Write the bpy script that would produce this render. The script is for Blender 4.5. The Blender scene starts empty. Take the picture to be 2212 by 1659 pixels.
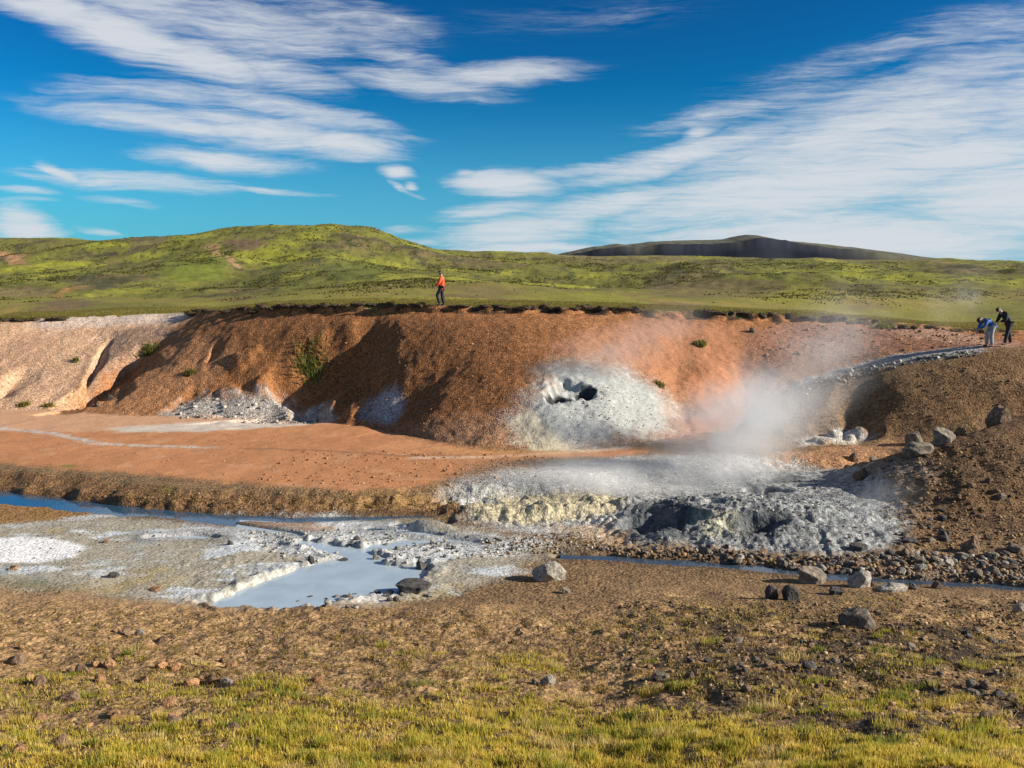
import bpy, bmesh, math, random
import numpy as np
from mathutils import Vector, Matrix, Quaternion

# ------------------------------------------------------------------ camera
SC = bpy.context.scene
COL = SC.collection
F = 996.0
ZC = 6.8
PITCH = math.radians(6.0)
cam_d = bpy.data.cameras.new('camera')
cam_d.sensor_width = 36.0
cam_d.lens = F / 1024 * 36.0
cam_d.clip_start = 0.1
cam_d.clip_end = 30000
cam = bpy.data.objects.new('camera', cam_d)
cam.location = (0, 0, ZC)
cam.rotation_euler = (math.pi / 2 - PITCH, 0, 0)
COL.objects.link(cam)
SC.camera = cam

# ------------------------------------------------------------------ light
SUN_EL = math.radians(23.0)
SUN_BACK = math.radians(9.0)          # sun stands to the right, a little behind the camera
SDIR = Vector((math.cos(SUN_EL) * math.cos(SUN_BACK), -math.cos(SUN_EL) * math.sin(SUN_BACK), math.sin(SUN_EL)))
sun_d = bpy.data.lights.new('sun', 'SUN')
sun_d.energy = 5.0
sun_d.angle = math.radians(0.53)
sun_d.color = (1.0, 0.90, 0.76)
sun = bpy.data.objects.new('sun', sun_d)
sun.rotation_euler = SDIR.to_track_quat('Z', 'Y').to_euler()
sun.location = SDIR * 300
COL.objects.link(sun)

world = bpy.data.worlds.new('World')
SC.world = world
world.use_nodes = True
world.cycles.sampling_method = 'MANUAL'
world.cycles.sample_map_resolution = 256


def build_sky():
    nt = world.node_tree
    nt.nodes.clear()
    N, L = nt.nodes.new, nt.links.new
    out = N('ShaderNodeOutputWorld')
    bg = N('ShaderNodeBackground')
    bg.inputs['Strength'].default_value = 0.06
    L(bg.outputs[0], out.inputs[0])
    sky = N('ShaderNodeTexSky')
    sky.sky_type = 'NISHITA'
    sky.sun_disc = False
    sky.sun_elevation = SUN_EL
    sky.sun_rotation = math.pi / 2 + SUN_BACK
    sky.altitude = 200
    sky.air_density = 1.0
    sky.dust_density = 0.25
    sky.ozone_density = 2.2
    hs = N('ShaderNodeVectorMath')           # deep polarised blue over the whole sky
    hs.operation = 'MULTIPLY'
    hs.inputs[1].default_value = (0.0605, 0.124, 0.171)
    L(sky.outputs[0], hs.inputs[0])
    gm = N('ShaderNodeGamma')
    gm.inputs['Gamma'].default_value = 2.0
    L(hs.outputs[0], gm.inputs[0])
    hs = N('ShaderNodeVectorMath')
    hs.operation = 'MULTIPLY'
    hs.inputs[1].default_value = (1.3, 9.3, 6.3)
    L(gm.outputs[0], hs.inputs[0])

    def math_(op, a, b=None, c=None):
        m = N('ShaderNodeMath')
        m.operation = op
        for i, v in enumerate((a, b, c)):
            if v is None:
                continue
            if isinstance(v, (int, float)):
                m.inputs[i].default_value = v
            else:
                L(v, m.inputs[i])
        return m.outputs[0]

    def smooth(v, a, b, lo=0.0, hi=1.0):
        m = N('ShaderNodeMapRange')
        m.interpolation_type = 'SMOOTHSTEP'
        L(v, m.inputs[0])
        m.inputs[1].default_value = a
        m.inputs[2].default_value = b
        m.inputs[3].default_value = lo
        m.inputs[4].default_value = hi
        return m.outputs[0]

    tc = N('ShaderNodeTexCoord')
    sep = N('ShaderNodeSeparateXYZ')
    L(tc.outputs['Generated'], sep.inputs[0])
    az = math_('MULTIPLY', math_('ARCTAN2', sep.outputs[0], sep.outputs[1]), 180 / math.pi)
    el = math_('MULTIPLY', math_('ARCSINE', sep.outputs[2]), 180 / math.pi)
    # compass bearing and height above the horizon, in degrees
    pos = N('ShaderNodeCombineXYZ')
    L(az, pos.inputs[0])
    L(el, pos.inputs[1])

    def noise(vec, scale, detail, rough, dist=0.0):
        n = N('ShaderNodeTexNoise')
        n.noise_dimensions = '2D'
        n.inputs['Scale'].default_value = scale
        n.inputs['Detail'].default_value = detail
        n.inputs['Roughness'].default_value = rough
        n.inputs['Distortion'].default_value = dist
        L(vec, n.inputs['Vector'])
        return n

    def mapped(vec, rot, sx, sy, lx=0.0, ly=0.0):
        m = N('ShaderNodeMapping')
        m.vector_type = 'POINT'
        m.inputs['Location'].default_value = (lx, ly, 0)
        m.inputs['Rotation'].default_value = (0, 0, math.radians(rot))
        m.inputs['Scale'].default_value = (sx, sy, 1)
        L(vec, m.inputs['Vector'])
        return m.outputs[0]

    # wind-drawn warp of the coordinates
    wn = noise(mapped(pos.outputs[0], 0, 0.10, 0.34), 1.0, 4, 0.55)
    wv = N('ShaderNodeVectorMath')
    wv.operation = 'MULTIPLY_ADD'
    L(wn.outputs['Color'], wv.inputs[0])
    wv.inputs[1].default_value = (3.4, 1.1, 0)
    wv.inputs[2].default_value = (-1.7, -0.55, 0)
    wp = N('ShaderNodeVectorMath')
    wp.operation = 'ADD'
    L(pos.outputs[0], wp.inputs[0])
    L(wv.outputs[0], wp.inputs[1])
    warped = wp.outputs[0]

    # cirrus streaks: bearing, height, half length, half width (degrees), tilt, strength
    S = [
        (-23.91, 13.3, 3.57, 0.94, -13.0, 1.2), (-20.87, 12.48, 4.27, 1.28, -12.7, 1.2), (-17.22, 11.6, 5.31, 1.19, -10.5, 1.1), (-13.82, 13.3, 6.9, 1.58, -4.5, 0.78), (-19.91, 14.0, 5.13, 1.01, -5.0, 0.85),
        (-12.89, 11.24, 5.0, 1.08, -12.2, 0.85), (-8.85, 13.87, 5.73, 1.33, -5.4, 0.58), (-6.59, 12.41, 4.34, 0.82, -12.8, 0.6), (-5.33, 10.87, 5.29, 0.97, -6.6, 0.8), (-1.19, 11.28, 5.95, 0.78, 3.0, 0.95),
        (-18.22, 9.68, 6.16, 0.7, -0.9, 0.72), (-12.45, 9.11, 7.31, 0.83, -9.9, 0.82), (-22.77, 9.57, 2.28, 0.21, 1.9, 0.45), (-19.44, 8.21, 6.05, 0.87, -6.4, 0.88), (-13.96, 7.96, 7.27, 1.11, -5.0, 0.95),
        (-9.98, 7.41, 4.06, 0.8, -3.6, 1.15), (-6.65, 7.9, 2.96, 0.23, -1.0, 0.55), (-15.95, 6.44, 4.98, 0.67, -2.2, 1.0), (-24.04, 5.53, 1.48, 0.43, -19.4, 1.05), (-20.47, 5.2, 6.05, 0.66, -2.3, 0.82),
        (-13.3, 4.85, 3.41, 0.26, -4.9, 0.8), (-6.67, 6.01, 1.33, 0.44, -7.2, 1.15), (-6.17, 5.06, 1.33, 0.21, -24.3, 0.6), (-5.52, 5.19, 0.54, 0.23, -9.4, 0.75), (-0.68, 5.42, 3.01, 0.94, -2.9, 1.2),
        (-2.25, 6.05, 1.05, 0.35, 0.2, 0.85), (-26.11, 2.66, 1.69, 1.21, -26.7, 1.1), (-26.23, 4.52, 2.18, 0.27, 0.0, 0.6), (-25.62, 4.08, 1.71, 0.21, -0.2, 0.5), (-21.2, 4.02, 2.34, 0.25, -6.9, 0.55),
        (0.37, 2.71, 5.14, 1.19, 4.9, 1.0), (-1.21, 3.87, 3.62, 0.59, 6.0, 0.85), (0.63, 1.66, 6.06, 0.6, -0.0, 1.0), (5.08, 4.24, 7.44, 1.03, 11.5, 0.95), (9.68, 6.97, 8.06, 0.86, 12.7, 1.0),
        (3.24, 6.05, 5.98, 0.35, 7.5, 0.75), (10.17, 8.07, 1.16, 0.42, 3.5, 0.95), (17.72, 2.08, 13.62, 1.71, -0.6, 1.25), (16.42, 5.07, 13.61, 2.53, 8.8, 1.15), (23.3, 6.5, 6.3, 1.33, 1.5, 1.25),
        (19.87, 7.84, 12.44, 2.42, 10.8, 1.0), (22.06, 9.8, 9.99, 1.44, 10.8, 0.8), (12.65, 9.22, 7.01, 0.83, 9.8, 0.55), (19.72, 11.78, 8.98, 0.91, 10.1, 0.42), (25.18, 12.42, 5.92, 1.49, 6.9, 0.48),
        (27.66, 4.23, 9.42, 3.12, 1.2, 1.1), (29.42, 9.0, 7.72, 3.68, 10.8, 0.95), (-5.93, 2.69, 1.8, 0.3, 3.3, 0.55), (-4.9, 2.05, 2.11, 0.24, 0.2, 0.55), (-23.07, 2.49, 1.53, 0.22, -4.3, 0.45),
        (3.71, 14.12, 8.79, 1.07, 2.8, 0.2),
    ]
    total = None
    for (a, e, ha, hb, tilt, st) in S:
        m = N('ShaderNodeMapping')
        m.vector_type = 'TEXTURE'
        m.inputs['Location'].default_value = (a, e, 0)
        m.inputs['Rotation'].default_value = (0, 0, math.radians(tilt))
        m.inputs['Scale'].default_value = (ha, hb, 1)
        L(warped, m.inputs['Vector'])
        ln = N('ShaderNodeVectorMath')
        ln.operation = 'LENGTH'
        L(m.outputs[0], ln.inputs[0])
        b = smooth(ln.outputs['Value'], 1.4, 0.1, 0.0, st)
        total = b if total is None else math_('MAXIMUM', total, b)
    # the sky away from the view carries the same thin cirrus
    gen = noise(mapped(pos.outputs[0], 0, 0.035, 0.11, 3.1, 7.7), 1.0, 4, 0.55)
    gmask = smooth(math_('ABSOLUTE', az), 32, 46)
    gm2 = smooth(el, 18, 24)
    g = math_('MULTIPLY', smooth(gen.outputs[0], 0.45, 0.7, 0, 0.85), math_('MAXIMUM', gmask, gm2))
    total = math_('MAXIMUM', total, g)
    # fibres
    f1 = noise(mapped(warped, 8, 0.16, 2.5), 1.0, 7, 0.66, 0.3)
    f2 = noise(mapped(warped, -13, 0.16, 2.5, 11, 4), 1.0, 7, 0.66, 0.3)
    side = smooth(az, -3, 6)
    mx = N('ShaderNodeMix')
    mx.data_type = 'FLOAT'
    L(side, mx.inputs[0])
    L(f1.outputs[0], mx.inputs[2])
    L(f2.outputs[0], mx.inputs[3])
    f3 = noise(mapped(warped, -4, 0.5, 4.5, 2, 9), 1.0, 7, 0.7, 0.1)
    fib = math_('ADD', math_('MULTIPLY', mx.outputs[0], 0.6), math_('MULTIPLY', f3.outputs[0], 0.4))
    dens = math_('ADD', total, math_('MULTIPLY', math_('SUBTRACT', fib, 0.5), 1.75))
    dens = math_('MULTIPLY', dens, smooth(total, 0.0, 0.25))
    dens = smooth(dens, -0.05, 1.25, 0.0, 0.94)
    veil = smooth(el, 11.0, -1.0, 0.0, 0.75)            # pale blue air thickening towards the horizon
    vm = N('ShaderNodeMix')
    vm.data_type = 'RGBA'
    L(veil, vm.inputs[0])
    L(hs.outputs[0], vm.inputs[6])
    vm.inputs[7].default_value = (1.7, 4.3, 7.4, 1)
    mix = N('ShaderNodeMix')
    mix.data_type = 'RGBA'
    L(dens, mix.inputs[0])
    L(vm.outputs[2], mix.inputs[6])
    mix.inputs[7].default_value = (6.8, 7.1, 7.5, 1)
    L(mix.outputs[2], bg.inputs['Color'])


build_sky()

vs = SC.view_settings
vs.view_transform = 'Standard'
vs.look = 'None'
vs.exposure = 0.75
vs.gamma = 1.0
vs.use_curve_mapping = False
SC.render.engine = 'CYCLES'
SC.cycles.use_denoising = True
try:
    SC.cycles.denoiser = 'OPENIMAGEDENOISE'
except Exception:
    pass
SC.cycles.max_bounces = 6
SC.cycles.diffuse_bounces = 3
SC.cycles.glossy_bounces = 2
SC.cycles.volume_bounces = 2
SC.cycles.transparent_max_bounces = 12
SC.cycles.sample_clamp_indirect = 4

# ------------------------------------------------------------------ helpers
RNG = np.random.default_rng(7)
random.seed(7)
RIGHT = np.array([1.0, 0, 0])
FWD = np.array([0, math.cos(PITCH), -math.sin(PITCH)])
UP = np.array([0, math.sin(PITCH), math.cos(PITCH)])


def ray(u, v):
    return FWD + (u - 512) / F * RIGHT - (v - 384) / F * UP


def PY(u, v, y):
    """the point of the place seen at u, v, standing y metres out"""
    d = ray(u, v)
    t = y / d[1]
    return (d[0] * t, y, ZC + d[2] * t)


def PZ(u, v, z):
    d = ray(u, v)
    t = (z - ZC) / d[2]
    return (d[0] * t, d[1] * t, z)


def _hash(ix, iy, seed):
    h = (ix.astype(np.int64) * 374761393 + iy.astype(np.int64) * 668265263 + seed * 974711) & 0xFFFFFFFF
    h = ((h ^ (h >> 13)) * 1274126177) & 0xFFFFFFFF
    h = h ^ (h >> 16)
    return h


_ang = np.linspace(0, 2 * np.pi, 64, endpoint=False)
_GX, _GY = np.cos(_ang).astype(np.float32), np.sin(_ang).astype(np.float32)


def pn(x, y, seed=0):
    x = np.asarray(x, np.float64)
    y = np.asarray(y, np.float64)
    fx0 = np.floor(x)
    fy0 = np.floor(y)
    ix = fx0.astype(np.int64)
    iy = fy0.astype(np.int64)
    fx = (x - fx0).astype(np.float32)
    fy = (y - fy0).astype(np.float32)
    ux = fx * fx * fx * (fx * (fx * 6 - 15) + 10)
    uy = fy * fy * fy * (fy * (fy * 6 - 15) + 10)

    def g(dx, dy):
        h = _hash(ix + dx, iy + dy, seed) & 63
        return _GX[h] * (fx - dx) + _GY[h] * (fy - dy)
    a = g(0, 0)
    b = g(1, 0)
    c = g(0, 1)
    d = g(1, 1)
    return ((a + (b - a) * ux) * (1 - uy) + (c + (d - c) * ux) * uy) * 1.45


def fbm(x, y, octv=4, seed=0, gain=0.5, lac=2.07):
    s = 0
    amp = 1.0
    tot = 0
    for k in range(octv):
        s = s + amp * pn(x, y, seed + k * 17)
        tot += amp
        amp *= gain
        x = x * lac + 5.3
        y = y * lac - 3.1
    return s / tot


def ridged(x, y, octv=4, seed=0, gain=0.55):
    s = 0
    amp = 1.0
    tot = 0
    for k in range(octv):
        s = s + amp * (1 - np.abs(pn(x, y, seed + k * 13)) * 1.8)
        tot += amp
        amp *= gain
        x = x * 2.1 + 1.7
        y = y * 2.1 + 9.2
    return s / tot


def sst(v, a, b):
    t = np.clip((v - a) / (b - a), 0, 1)
    return t * t * (3 - 2 * t)


def smax(a, b, k):
    h = np.clip(0.5 + 0.5 * (a - b) / k, 0, 1)
    return b + (a - b) * h + k * h * (1 - h)


class Line1:
    """a smoothed curve through points (x, value)"""

    def __init__(self, pts, sigma=0.8):
        pts = sorted(pts)
        xs = np.array([p[0] for p in pts], float)
        ys = np.array([p[1] for p in pts], float)
        self.x = np.linspace(xs[0] - 4 * sigma, xs[-1] + 4 * sigma, 1200)
        y = np.interp(self.x, xs, ys)
        dx = self.x[1] - self.x[0]
        n = max(1, int(3 * sigma / dx))
        k = np.exp(-0.5 * (np.arange(-n, n + 1) * dx / sigma) ** 2)
        k /= k.sum()
        yp = np.pad(y, n, mode='edge')
        self.y = np.convolve(yp, k, mode='valid')

    def __call__(self, x):
        return np.interp(x, self.x, self.y)


def seg_dist(x, y, pts):
    """distance to a polyline, signed by side (left of travel is positive), and 0..1 along it"""
    best = np.full(x.shape, 1e9)
    side = np.zeros(x.shape)
    along = np.zeros(x.shape)
    P = np.array(pts, float)[:, :2]
    ln = np.hypot(*(P[1:] - P[:-1]).T)
    cum = np.concatenate([[0], np.cumsum(ln)])
    for i in range(len(P) - 1):
        ax, ay = P[i]
        bx, by = P[i + 1]
        dx, dy = bx - ax, by - ay
        L2 = dx * dx + dy * dy + 1e-9
        t = np.clip(((x - ax) * dx + (y - ay) * dy) / L2, 0, 1)
        ex = x - (ax + t * dx)
        ey = y - (ay + t * dy)
        d = np.hypot(ex, ey)
        m = d < best
        best = np.where(m, d, best)
        side = np.where(m, np.sign(dx * ey - dy * ex), side)
        along = np.where(m, (cum[i] + t * ln[i]) / cum[-1], along)
    return best, side, along


def poly_sd(x, y, P):
    """signed distance to a closed outline, positive inside"""
    P = np.array(P, float)[:, :2]
    n = len(P)
    d = np.full(x.shape, 1e9)
    ins = np.zeros(x.shape, bool)
    for i in range(n):
        ax, ay = P[i]
        bx, by = P[(i + 1) % n]
        dx, dy = bx - ax, by - ay
        t = np.clip(((x - ax) * dx + (y - ay) * dy) / (dx * dx + dy * dy + 1e-12), 0, 1)
        d = np.minimum(d, np.hypot(x - ax - t * dx, y - ay - t * dy))
        c = ((ay > y) != (by > y)) & (x < (bx - ax) * (y - ay) / (by - ay + 1e-12) + ax)
        ins ^= c
    return np.where(ins, d, -d)


# ------------------------------------------------------------------ the land: large forms
TER = 0.40     # the orange terrace above the stream level
yb_pts, yt_pts, zb_pts, zt_pts = [], [], [], []
for (u, v, z) in [(-160, 410, TER), (0, 410, TER), (60, 411, TER), (130, 416, TER), (200, 416, TER), (260, 417, TER), (330, 421, TER), (380, 427, TER), (420, 439, TER), (455, 446, TER),
                  (520, 450, TER), (600, 449, TER), (660, 443, TER), (700, 437, TER)]:
    p = PZ(u, v, z)
    yb_pts.append((p[0], p[1]))
    zb_pts.append((p[0], z))
for (u, v, y) in [(760, 405, 43.5), (800, 386, 44.0), (830, 375, 44.3), (860, 365, 44.4), (920, 355, 43.8), (980, 347.5, 43.3), (1060, 343, 43.0), (1200, 340, 43.0)]:
    p = PY(u, v, y)
    yb_pts.append((p[0], y))
    zb_pts.append((p[0], p[2]))
for (u, v, y) in [(-160, 322, 60), (0, 320, 59.5), (60, 317, 60), (120, 315, 60), (185, 313, 59), (215, 309, 56), (260, 306, 53.5), (340, 305, 52), (440, 305.5, 50.5), (520, 306.5, 50),
                  (600, 308, 50), (680, 311, 50.5), (760, 314, 51), (840, 318, 52), (900, 322, 52.5), (960, 328, 52.5), (1024, 331, 52), (1200, 332, 52)]:
    p = PY(u, v, y)
    yt_pts.append((p[0], y))
    zt_pts.append((p[0], p[2]))
YB, YT, ZB, ZT = Line1(yb_pts, 1.2), Line1(yt_pts, 1.0), Line1(zb_pts, 1.5), Line1(zt_pts, 1.2)
FALL = Line1([(-30, 2), (7, 2.5), (10, 3.8), (13, 5.0), (15, 6.0), (17, 7.2), (22, 7.5), (30, 8)], 0.8)

ter_lo = [PZ(u, v, 0.0) for u, v in [(-120, 488), (0, 491), (60, 501), (130, 509), (200, 513), (300, 514), (400, 511), (470, 507), (560, 500), (700, 480), (900, 470)]]
ter_hi = [PZ(u, v, TER) for u, v in [(-120, 466), (0, 468), (100, 476), (160, 486), (250, 492), (350, 500), (470, 497), (560, 480), (700, 462), (900, 455)]]
TLO = Line1([(p[0], p[1]) for p in ter_lo], 0.5)
_THI = Line1([(p[0], p[1]) for p in ter_hi], 0.5)


def THI(x):
    return np.maximum(_THI(x), TLO(x) + 1.7)


HILLS = []
for (D, Wf, pts) in [
    (112, 26, [(-300, 288), (-60, 288), (40, 292), (90, 287.5), (120, 291), (200, 296), (300, 294), (360, 288), (440, 284), (500, 283), (560, 287), (620, 292), (650, 284), (720, 281), (790, 281), (850, 290),
               (900, 293), (960, 289), (1024, 290), (1300, 290)]),
    (185, 60, [(-300, 270), (0, 271), (60, 268), (130, 272), (190, 262), (235, 258), (280, 268), (330, 263), (380, 264), (430, 272), (480, 272), (540, 273), (620, 274), (680, 269), (780, 266), (860, 271),
               (900, 274), (960, 270), (1024, 271), (1300, 271)]),
    (290, 110, [(-300, 262), (0, 259), (70, 256), (118, 247), (132, 238), (150, 234.5), (185, 233.5), (230, 232), (278, 230), (333, 227), (360, 228), (376, 230.5), (403, 242.5), (430, 249.5), (470, 256),
                (540, 265), (650, 268), (760, 264), (900, 268), (1024, 270), (1300, 272)]),
    (430, 120, [(-300, 240), (0, 238.5), (60, 238.5), (125, 242), (200, 246), (400, 248), (430, 250), (510, 253.5), (560, 255), (650, 257), (740, 258.5), (900, 260), (1024, 263), (1300, 266)]),
]:
    HILLS.append((D, Wf, Line1([(PY(u, v, D)[0], PY(u, v, D)[2]) for u, v in pts], D * 0.008)))

RIDGE = [PY(835, 482, 33.0), PY(870, 463, 33.0), (PY(915, 447, 32.6)), PY(945, 440, 32.4), PY(985, 430, 32.6), PY(1024, 418, 33.4), PY(1080, 400, 34.5), PY(1250, 360, 36)]
RIDGE_Z = np.array([p[2] for p in RIDGE])
RIDGE_S = np.concatenate([[0], np.cumsum(np.hypot(*(np.array(RIDGE)[1:, :2] - np.array(RIDGE)[:-1, :2]).T))])
RIDGE_S /= RIDGE_S[-1]


def foot(x):
    return 20.7 + 1.3 * sst(x, 0.5, 4.0) + 0.5 * pn(x * 0.35, x * 0 + 3.3, 5) + 0.12 * np.clip(-x - 4, 0, 6)


def z_macro(x, y):
    x = np.asarray(x, float)
    y = np.asarray(y, float)
    s = np.clip((foot(x) - y) / 11.0, 0, None)
    z = 1.75 * s ** 1.45
    yw = y + 0.30 * pn(x * 0.9, y * 0.3, 17) + 0.14 * pn(x * 2.6, y * 0.8, 18)
    z = z + TER * sst(yw, TLO(x) - 0.1, THI(x))
    floor = z
    yb, yt, zb, zt = YB(x), YT(x), ZB(x), ZT(x)
    # the slope below the raised chute and the shelf on the right
    ap = sst(y, yb - FALL(x), yb)
    z = floor + np.clip(zb - floor, 0, None) * ap
    t = np.clip((y - yb) / (yt - yb), 0, 1)
    prof = 0.62 * t + 0.38 * sst(t, -0.12, 1.0)
    prof = (prof - 0.38 * sst(np.float64(0), -0.12, 1.0)) / (1 - 0.38 * sst(np.float64(0), -0.12, 1.0))
    z = np.where(y > yb, zb + (zt - zb) * prof, z)
    plain = zt + np.clip(y - yt, 0, 80) * 0.012 - np.clip(y - 140, 0, None) * 0.004
    z = np.where(y > yt, plain, z)
    # near ridge on the right
    m = (x > 8) & (y > 20) & (y < 42)
    if m.any():
        xx, yy = x[m], y[m]
        d, sd, al = seg_dist(xx, yy, RIDGE)
        hz = np.interp(al, RIDGE_S, RIDGE_Z)
        w = np.where(sd > 0, 2.6 + 0.5 * hz, 3.0 + 2.0 * hz)
        r = hz * (1 - sst(d, 0, w)) - 0.02
        fade = 1
        z = z.copy()
        z[m] = smax(z[m], r * fade, 0.25)
    # hills
    m = y > 60
    if m.any():
        xx, yy = x[m], y[m]
        zz = z[m]
        for (D, Wf, prof_) in HILLS:
            h = prof_(xx) + (0.8 * fbm(xx * 0.05, yy * 0.03, 3, 441) if D < 200 else 0)
            base = zz
            up = sst(yy, D - Wf, D) ** 0.8
            dn = 1 - 0.75 * sst(yy, D, D + Wf * 1.2)
            cand = 5.0 + (h - 5.0) * np.where(yy < D, up, dn)
            zz = base + (smax(base, cand, 0.8) - base) * sst(yy, 62, 92)
        z = z.copy()
        z[m] = zz
        far = sst(y, 560, 900)
        z = z * (1 - far) + 4.0 * far
    return z


T_MARCH = np.concatenate([np.arange(6, 70, 0.04), np.geomspace(70, 800, 700)])


def hit(fn, u, v):
    d = ray(u, v)
    d = d / d[1]
    ys = T_MARCH
    z = fn(d[0] * ys, ys)
    rz = ZC + d[2] * ys
    below = np.nonzero(z >= rz)[0]
    i = below[0] if len(below) else len(ys) - 1
    return (d[0] * ys[i], ys[i], float(z[i]))


def macro_line(px):
    return [hit(z_macro, u, v) for u, v in px]


# gullies cut into the bank: outline down the slope, half widths (left, right), depth
GULLIES = []
for px, wl, wr, dep in [
    ([(178, 330), (150, 345), (131, 354), (108, 375), (84, 392), (62, 407)], 0.9, 3.0, 1.05),
    ([(110, 333), (106, 345), (96, 362), (90, 376), (84, 387), (84, 391)], 0.28, 0.55, 0.40),
    ([(30, 362), (20, 374), (8, 384), (-10, 398)], 0.9, 1.6, 0.42),
    ([(218, 340), (214, 350), (208, 362)], 0.3, 0.9, 0.22),
    ([(200, 377), (196, 388), (186, 397), (165, 412)], 0.5, 1.2, 0.25),
    ([(400, 322), (372, 334), (345, 348), (318, 366), (296, 384), (276, 402)], 2.4, 5.0, 1.45),
    ([(480, 352), (450, 368), (425, 384), (405, 402), (390, 424)], 2.2, 3.6, 0.30),
    ([(385, 388), (370, 400), (358, 416)], 0.5, 1.2, 0.5),
    ([(318, 392), (300, 402), (288, 414)], 0.4, 1.0, 0.25),
    ([(690, 340), (678, 360), (676, 385), (684, 415), (690, 430)], 1.4, 1.8, 0.30),
    ([(752, 340), (742, 362), (743, 388), (740, 412), (728, 434)], 2.0, 2.4, 0.45),
    ([(893, 378), (868, 392), (851, 408), (844, 425), (842, 440)], 1.5, 2.0, 0.55),
]:
    GULLIES.append((macro_line(px), wl, wr, dep))

VENT = hit(z_macro, 598, 410)


def z_vent(x, y):
    d = np.hypot((x - VENT[0]) / 3.1, (y - VENT[1]) / 2.6)
    return z_macro(x, y) + 0.30 * np.exp(-(d * 1.1) ** 2)


HOLE_A = hit(z_vent, 559, 397)
HOLE_B = hit(z_vent, 586, 390)
BOWL = hit(z_vent, 569, 390)
MUD = PZ(752, 520, 0.3)
CRUST = PZ(545, 512, 0.1)
POND_OUT = [PZ(u, v, 0)[:2] for u, v in [(200, 602), (226, 595), (250, 585), (274, 576), (296, 568), (316, 562), (336, 557), (350, 555), (338, 553), (325, 549), (312, 546), (300, 544), (296, 542), (302, 540),
                                         (318, 541), (342, 545), (366, 547), (380, 556), (384, 562), (404, 566), (420, 562), (428, 570), (416, 578), (409, 588), (392, 593), (372, 594), (352, 598), (334, 601),
                                         (318, 608), (296, 611), (278, 607), (250, 607), (225, 606)]]
STREAMS = [
    ([PZ(u, v, 0)[:2] for u, v in [(-60, 489), (0, 495), (50, 500), (100, 507), (150, 512), (185, 515), (230, 517), (300, 518), (370, 517), (440, 514)]], 0.72, 0.16),
    ([PZ(u, v, 0)[:2] for u, v in [(560, 555), (600, 556), (640, 558.5), (700, 562), (760, 567), (830, 575), (880, 579), (930, 582), (985, 585), (1060, 590)]], 0.17, 0.26),
    ([PZ(u, v, 0)[:2] for u, v in [(445, 521), (420, 523), (395, 524)]], 0.22, 0.2),
]
STREAMS += [
    ([PZ(u, v, 0)[:2] for u, v in [(180, 517), (215, 521), (255, 527), (280, 531), (300, 534)]], 0.14, 0.08),
    ([PZ(u, v, 0)[:2] for u, v in [(380, 545), (410, 540), (445, 538), (480, 541)]], 0.22, 0.12),
    ([PZ(u, v, 0)[:2] for u, v in [(372, 528), (410, 530), (440, 534)]], 0.14, 0.10),
    ([PZ(u, v, 0)[:2] for u, v in [(150, 536), (190, 534), (215, 536)]], 0.10, 0.16),
]
WATER_Z = -0.06


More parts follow.
